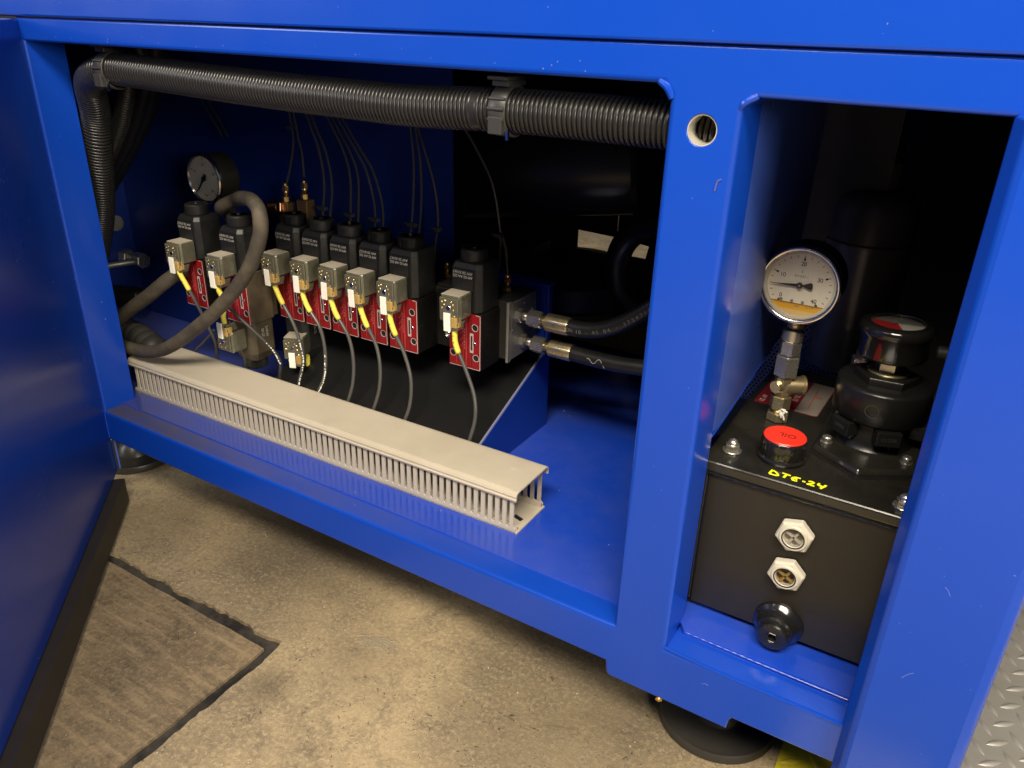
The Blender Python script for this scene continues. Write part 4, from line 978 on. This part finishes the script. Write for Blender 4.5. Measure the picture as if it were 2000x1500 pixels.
# return filter
fx, fy = -37, 165
fil = thing('return_filter', 'black return filter housing with a small dial indicator on top of the tank', 'filter', (fx, fy, 301))
hexv = [(0, -68), (41, -43), (41, 43), (0, 68), (-41, 43), (-41, -43)]
def hexp(k): return [(fx + a * k, fy + b * k) for a, b in hexv]
g = MB(); g.prism(hexp(1.0), 301.2, 305.0); g.prism(hexp(1.0), 305, 308.5, top=hexp(.965)); put('flange', g, 'lid', fil, bevel=1.6, bseg=3)
g = MB(); g.prism(hexp(1.03), 301.05, 302.2); put('gasket', g, 'hose', fil)
for a in (225, 315, 45, 135):
    x = fx + 45 * math.cos(math.radians(a)); y = fy + 45 * math.sin(math.radians(a))
    g = MB(); g.cyl(5, 1, (x, y, 308.4), seg=20); g.cyl(4.0, 5, (x, y, 309.2), seg=20, bev=1.0); put('bolt', g, 'zinc', fil)
g = MB(); g.lathe([(33.5, 0), (31, 2), (29, 8), (28.5, 23), (35.5, 26), (38, 28.5), (38, 54), (37.2, 56.2), (34, 57.2), (20, 57.5)], (fx, fy, 307.5), seg=96, rfun=lambda r, k, h: r); put('housing', g, 'black', fil, angle=60)
for a in (232, 293, 0, 110):
    ca, sa = math.cos(math.radians(a)), math.sin(math.radians(a)); m = MB()
    p = [(r_ * ca - w_ * sa + fx, r_ * sa + w_ * ca + fy) for r_, w_ in ((28, -10), (40, -10), (40, 10), (28, 10))]
    m.prism(p, 320, 333); tb = put('lug', m, 'black', fil, bevel=.9)
    tz = 326.5; o_ = (fx + 40.2 * ca, fy + 40.2 * sa, tz)
    put('embossed_mark', text_mb('OPEN' if a == 232 else 'CLOSE', 4.2, o_, (-sa, ca, 0), (0, 0, 1), .25), 'clamp', tb)
g = MB(); o_ = (fx + 38.2 * math.cos(math.radians(270)), fy + 38.2 * math.sin(math.radians(270)), 350)
g.ring(5, 5.7, .4, (o_[0] - 2, o_[1] + .2, 349), (0, -1, 0), 32); put('embossed_ring', g, 'clamp', fil)
g = MB(); g.lathe([(38.25, 0), (38.25, 9)], (fx, fy, 343), seg=14); 
g = MB(); g.hexnut(25.5, 11, (fx, fy, 361), phase=.62, bev=1.5); put('hex_collar', g, 'black', fil, bevel=.5)
g = MB(); g.lathe([(16.5, 0), (17, 1), (16, 2), (12, 2.5)], (fx, fy, 372), seg=40); put('brass_ring', g, 'yzinc', fil)
g = MB(); g.hexnut(11.5, 14, (fx, fy, 374), phase=.5); put('indicator_nut', g, 'zinc', fil)
g = MB(); g.lathe([(21, 0), (26, 2), (27, 4), (27, 21), (29, 23), (29.3, 27), (28.5, 30), (25, 32), (21, 31.5), (20.5, 29)], (fx, fy, 385), (-.03, .0, 1), seg=72, caps=(True, False)); ind = put('indicator_case', g, 'gloss', fil, angle=50)
g = MB(); g.cyl(20.6, .6, (fx - 1, fy, 413.5), (-.03, 0, 1), 48); dl = put('indicator_dial', g, mat('dial_smoke', (.32, .30, .26), .5), ind)
pts = [(fx - 1, fy)] + [(fx - 1 + 19.5 * math.cos(math.radians(a)), fy + 19.5 * math.sin(math.radians(a))) for a in range(170, 291, 10)]
g = MB(); g.prism(pts, 414.3, 414.7); put('red_sector', g, mat('indicator_red', (.55, .03, .03), .4), dl)
pts = [(fx - 1, fy)] + [(fx - 1 + 19.5 * math.cos(math.radians(a)), fy + 19.5 * math.sin(math.radians(a))) for a in range(292, 380, 10)]
g = MB(); g.prism(pts, 414.3, 414.7); put('white_sector', g, 'white', dl)
g = MB(); g.cyl(20.8, .6, (fx - 1, fy, 415.9), (-.03, 0, 1), 48); put('indicator_glass', g, 'glass', ind)
# fittings behind the filter
def fit(x, y, z, label, big=True):
    t = thing('pipe_fitting', label, 'fitting', (x, y, z), 'zinc pipe fittings behind the return filter')
    g = MB(); g.hexnut(11, 13, (x, y, z), phase=.35); put('nut', g, 'zinc', t)
    g = MB(); g.hexnut(7.5, 12, (x, y, z + 14), phase=.6); put('upper_nut', g, 'zinc', t)
    g = MB(); g.cyl(6.2, 3, (x, y, z + 12)); g.cyl(6.5, 40, (x, y, z - 38)); put('pipe', g, 'satin', t)
fit(-62, 222, 346, 'zinc pipe fitting half hidden left of the filter dial')
g = MB(); g.cyl(6, 60, (-6, 238, 372), (1, .15, .02), 24, 1); g.hexnut(9.5, 12, (10, 240, 373), (1, .15, .02)); pf = put('pipe_elbow', g, 'satin', origin=(-12, 235, 376)); tag(pf, 'horizontal steel pipe union right of the filter dial', 'fitting')
# accumulator / pump behind
acc = thing('pump_motor', 'matt black cylindrical pump motor standing in the shadow behind the tank', 'pump', (-70, 372, 301))
ax, ay = -94, 352
g = MB(); g.lathe([(40, 0), (42, 3), (42, 132), (43.4, 134), (43.4, 137), (41.5, 139), (41.5, 168), (39, 178), (31, 186), (21, 189), (18, 190), (18, 215), (14, 220)], (ax, ay, 301.1), seg=72); put('barrel', g, mat('lightened_black_barrel', (.075, .073, .068), .36, col2=(.12, .115, .10), vscale=7), acc)  # black base lightened in place of fill light in the right bay
g = MB(); g.hexnut(16, 14, (ax, ay, 521), phase=.2); g.cyl(9, 30, (ax, ay, 534)); put('cap', g, 'black', acc)

# ================================================================ HOSES
CT = [(-870, 34, 569), (-912, 46, 555), (-938, 62, 520), (-954, 67, 480), (-975, 74, 435), (-1010, 86, 380), (-1060, 100, 320)]
def big_conduit():
    def K(p): return (p[0] * .948, -520 + (p[1] + 520) * .948, 634.4 + (p[2] - 634.4) * .948)
    path = [(-176, 62, 564), (-240, 60, 566), (-330, 60, 566), (-385, 60, 564.8), (-460, 60, 562), (-540, 60, 563), (-620, 60, 564), (-700, 60, 566), (-790, 60, 569), (-870, 60, 571), (-893, 62, 568)]
    path = [K(p) for p in path] + CT
    pit = 4.1
    t = thing('corrugated_conduit', 'thick corrugated black cable conduit running below the top rail', 'conduit', (-540, 60, 560))
    g = MB()
    def rf(i, d):
        if 192 < d < 198: return 16.6
        ph = (d / pit) % 1.0
        return 13.2 + 3.8 * min(1.0, max(0, 1.5 * math.sin(PI * ph)) ** .9)
    g.tube(path, 18, 36, step=pit / 8, rfun=rf); put('conduit', g, 'conduit', t, recalc=False)
    def clampo(x, z, tilt, lab):
        x, Y, z = K((x, 60, z)); c_ = thing('conduit_clamp', lab, 'clamp', (x, Y, z), 'ribbed nylon conduit clamps')
        g = MB(); w_ = 7.8
        g.ring(17.3, 19.6, 2 * w_, (x - w_, Y, z), (1, 0, tilt), 56, .8)
        for a in (150, 172, 195, 222):
            t_ = math.radians(a); yy = Y + 19.8 * math.cos(t_); zz = z + 19.8 * math.sin(t_)
            g.cyl(1.3, 2 * w_ - 1, (x - w_ + .5, yy, zz), (1, 0, tilt), 8)
        put('band', g, 'clamp', c_, angle=50)
        g = MB(); g.box(x - 6.2, x + 6.2, Y - 21.2, Y - 14, z - 16, z - 3); put('latch', g, 'clamp', c_, bevel=.8)
        g = MB(); g.box(x - 7.5, x + 7.5, Y - 13, Y + 13, z + 18.5, z + 23); g.box(x - 9, x + 9, Y - 18, Y + 17, z + 23.2, z + 26); put('foot', g, 'clamp', c_, bevel=.6)
        g = MB(); g.box(x + w_, x + w_ + 2, Y - 17, Y - 14, z - 20, z - 12); put('release_tab', g, 'steel', c_)
    clampo(-355.5, 565.6, 0, 'ribbed black clamp near the right end of the corrugated conduit')
    clampo(-884, 570, .0, 'ribbed black clamp where the corrugated conduit bends down at left')
big_conduit()
def sub_conduit(label, path, r, pit, mt='conduit'):
    g = MB(); g.tube(path, r, 24, step=pit / 5, rfun=lambda i, d: r - 1.2 + 1.5 * abs(math.sin(PI * d / pit)))
    o = put('corrugated_conduit', g, mt, origin=path[0], recalc=False); tag(o, label, 'conduit')
sub_conduit('slim corrugated conduit slanting down behind the left post', [(-905, 85, 590), (-920, 100, 558), (-962, 110, 507), (-1015, 120, 462), (-1076, 130, 420), (-1130, 140, 370)], 11, 4.0)
g = MB(); g.tube([(-935, 130, 600), (-955, 150, 559), (-998, 160, 510), (-1060, 170, 455), (-1132, 180, 400), (-1190, 190, 350)], 9, 16, 10)
tag(put('black_hose', g, 'hose', origin=(-935, 130, 600)), 'smooth black hose beside the slim conduit in the left corner', 'hose')
g = MB(); g.tube([(-955, 170, 604), (-985, 185, 560), (-1045, 200, 500), (-1130, 212, 430), (-1235, 225, 350)], 14, 16, 10)
tag(put('black_hose', g, 'hose', origin=(-955, 170, 604)), 'thicker black hose in the shadow of the left corner', 'hose')
# thick rubber loop
g = MB(); lp = [(-872, 196, 372), (-866, 180, 388), (-850, 155, 402), (-818, 152, 416), (-793, 140, 424), (-755, 120, 431), (-729, 105, 433), (-712, 97, 424), (-711, 92, 396), (-734, 85, 350), (-779, 78, 303), (-829, 70, 262), (-880, 64, 228), (-922, 62, 213), (-965, 64, 207), (-1010, 70, 205), (-1060, 90, 203)]
g.tube(lp, 8.8, 24, 12, rfun=lambda i, d: 8.8 + .12 * math.sin(d * .23))
lo = put('rubber_hose', g, 'rubber', origin=lp[7]); tag(lo, 'dusty thick rubber hose looping in front of the second valve', 'hose')
lf = MB(); lf.cyl(9.5, 22, (-848, 238, 388), (1, -.1, .15), 20, 1); lf.hexnut(11, 9, (-826, 236, 391), (1, -.1, .15)); cf = put('copper_union', lf, mat('copper_union', (.52, .28, .17), .28, metal=1), origin=(-848, 238, 388)); tag(cf, 'small copper coloured union between the hose loop and the brass blocks', 'fitting')
g = MB(); g.tube([(-1120, 108, 190), (-1060, 103, 212), (-1010, 100, 243), (-965, 105, 272), (-925, 125, 305), (-905, 180, 322)], 9.4, 24, 10)
h2 = put('rubber_hose', g, 'rubber', origin=(-1010, 100, 243)); tag(h2, 'straight dusty rubber hose slanting up behind the leftmost valve', 'hose')
# big ribbed elbow
g = MB(); g.tube([(-1110, 130, 190), (-1060, 118, 196), (-1010, 108, 200), (-960, 100, 190), (-925, 98, 165), (-915, 98, 150)], 19, 28, 14, rfun=lambda i, d: 19 - (1.6 if (d % 17) < 4 else 0) - (2 if d > 150 else 0))
el = put('cable_gland_elbow', g, mat('dusty_grey_plastic', (.042, .040, .036), .5, var=.3, vscale=20), origin=(-1010, 108, 200)); tag(el, 'fat dusty grey conduit elbow low at the left edge of the bay', 'conduit')
# fittings on left wall
def wallfit(y, z, L, r, label, mt='zinc', kind='pipe_fitting'):
    t = thing(kind, label, 'fitting', (-1250, y, z))
    g = MB(); g.hexnut(r, L * .3, (-1249.5, y, z), (1, 0, 0)); put('nut', g, mt, t)
    g = MB(); g.cyl(r * .62, L * .4, (-1249.5 + L * .28, y, z), (1, 0, 0), 20); g.hexnut(r * .95, L * .35, (-1249.5 + L * .55, y, z), (1, 0, 0)); put('coupling', g, mt, t)
    return t
def wpt(d): return d
wallfit(258, 246, 60, 14, 'hexagonal zinc coupling on the left inner wall')
g = MB(); g.tube([(-1250 + 40, 150, 238), (-1225, 200, 244), (-1205, 252, 246)], 5, 12); tag(put('steel_pipe', g, 'satin', origin=(-1205, 252, 246)), 'short steel pipe running into the wall coupling', 'pipe')
g = MB(); g.lathe([(17, 0), (18, 2), (18, 30), (16, 33), (16, 60), (12, 66)], (-1238, 205, 190), (.9, .43, .05), 32); kk = put('black_plug', g, 'black', origin=(-1238, 205, 190)); tag(kk, 'round black plug connector on the left inner wall', 'connector')
g = MB(); g.lathe([(13, 0), (13, 2), (9, 3)], (-1249.5, 254, 304), (1, 0, 0), 32); g.box(-1247.4, -1246.6, 252.5, 255.5, 294, 314); ss = put('slotted_bolt', g, 'satin', origin=(-1249, 254, 304)); tag(ss, 'slotted bolt head on the left inner wall', 'bolt')
g = MB(); g.prism([(222, 318), (246, 312), (236, 348)], -1249, -1246, 'x'); tg = put('metal_tab', g, 'satin', origin=(-1249, 230, 318)); tag(tg, 'small triangular bare metal tab above the slotted bolt', 'tab')

# hydraulic hoses at the manifold end
def hydraulic_hose(y, z, pts, label, text=None):
    t = thing('hydraulic_hose', label, 'hose', (-440, y, z), 'crimped hydraulic hoses on the manifold end')
    g = MB(); g.hexnut(8.6, 7, (-439.8, y, z), (1, 0, 0), .2); g.cyl(5.4, 10, (-433, y, z), (1, 0, 0), 18); put('adaptor', g, 'zinc', t)
    g = MB(); g.hexnut(10.4, 17, (-423, y, z), (1, 0, 0), .42); put('swivel_nut', g, 'zinc', t)
    g = MB(); g.cyl(5.4, 12, (-408, y, z), (1, 0, 0), 20); put('tail', g, 'yzinc', t)
    g = MB(); g.lathe([(8.2, 0), (10.3, 1.2), (10.6, 3), (10.6, 28), (10.0, 30), (8, 30.3)], (-400, y, z), (1, 0, .01), 48, rfun=lambda r, k, h: r * (1 - (.045 if k % 6 == 0 and 2 < h < 29 else 0))); put('ferrule', g, 'yzinc', t)
    g = MB(); g.tube(pts, 9.2, 28, 12); hh = put('rubber_hose', g, 'hose', t)
    return t, hh
t, hh = hydraulic_hose(227, 319, [(-372, 227, 319), (-350, 227, 320), (-325, 228, 327), (-300, 231, 342), (-276, 236, 362), (-252, 242, 386), (-225, 250, 412)], 'upper black hydraulic hose curving up from its crimped ferrule')
P = smooth_path([(-372, 227, 319), (-350, 227, 320), (-325, 228, 327), (-300, 231, 342), (-276, 236, 362), (-252, 242, 386)], 30)
s_ = "DN 10 - 40 04 - 1724714"; out_ = []; k0 = 6
for i, ch in enumerate(s_):
    k = k0 + i * 5
    if k + 1 >= len(P): break
    p = P[k]; T_ = (P[k + 1] - P[k]).normalized(); nrm = Vector((.25, -.93, .0)); nrm = (nrm - T_ * nrm.dot(T_)).normalized(); up = nrm.cross(T_) * -1
    if up.z < 0: up = -up
    if ch != ' ': out_.append(text_mb(ch, 6.2, p + nrm * 9.35, T_, up, .12))
put('hose_print', join(*out_), mat('faded_print', (.20, .19, .17), .6), hh)
t, hh = hydraulic_hose(238, 283, [(-372, 238, 283), (-345, 237, 283), (-315, 236, 284), (-285, 236, 287), (-250, 238, 291), (-215, 242, 294)], 'lower black hydraulic hose with a pale scribble beside its ferrule')
g = MB(); g.tube([(-352, 229.5, 279), (-345, 228.2, 286), (-338, 227.8, 281), (-331, 227.5, 288), (-324, 227.8, 279)], .5, 5, 5); put('chalk_scribble', g, 'print', hh)
# dark hoses and motor in the rear compartment
g = MB(); g.tube([(-210, 330, 470), (-300, 400, 430), (-380, 440, 390), (-412, 450, 345), (-400, 450, 290), (-330, 440, 262), (-280, 430, 250)], 17, 20, 10, rfun=lambda i, d: 17)
tag(put('black_hose', g, 'hose', origin=(-395, 450, 340)), 'large dark hose loop in the shadow right of the lone valve', 'hose')
mo = thing('electric_motor', 'dark horizontal motor cylinder in the shadow behind the lone valve', 'motor', (-640, 480, 380))
g = MB(); g.lathe([(30, -4), (62, 0), (66, 8), (66, 260), (60, 268)], (-690, 470, 420), (1, .35, .1), 48); put('barrel', g, mat('motor_black', (.04, .04, .038), .35), mo)
g = MB(); g.cyl(18, 8, (-660, 418, 385), (.3, -1, 0), 32, 1); g.hexnut(8, 5, (-658, 411, 385), (.3, -1, 0)); put('end_boss', g, mat('motor_boss', (.09, .088, .08), .45), mo)
g = MB(); g.lathe([(95, 0), (100, 6), (100, 40), (80, 60), (30, 70)], (-535, 560, 232), (0, 0, 1), 48); tag(put('pump_housing', g, 'bearing', origin=(-470, 560, 200)), 'dark rounded housing in front of the bright gap at the rear', 'pump')
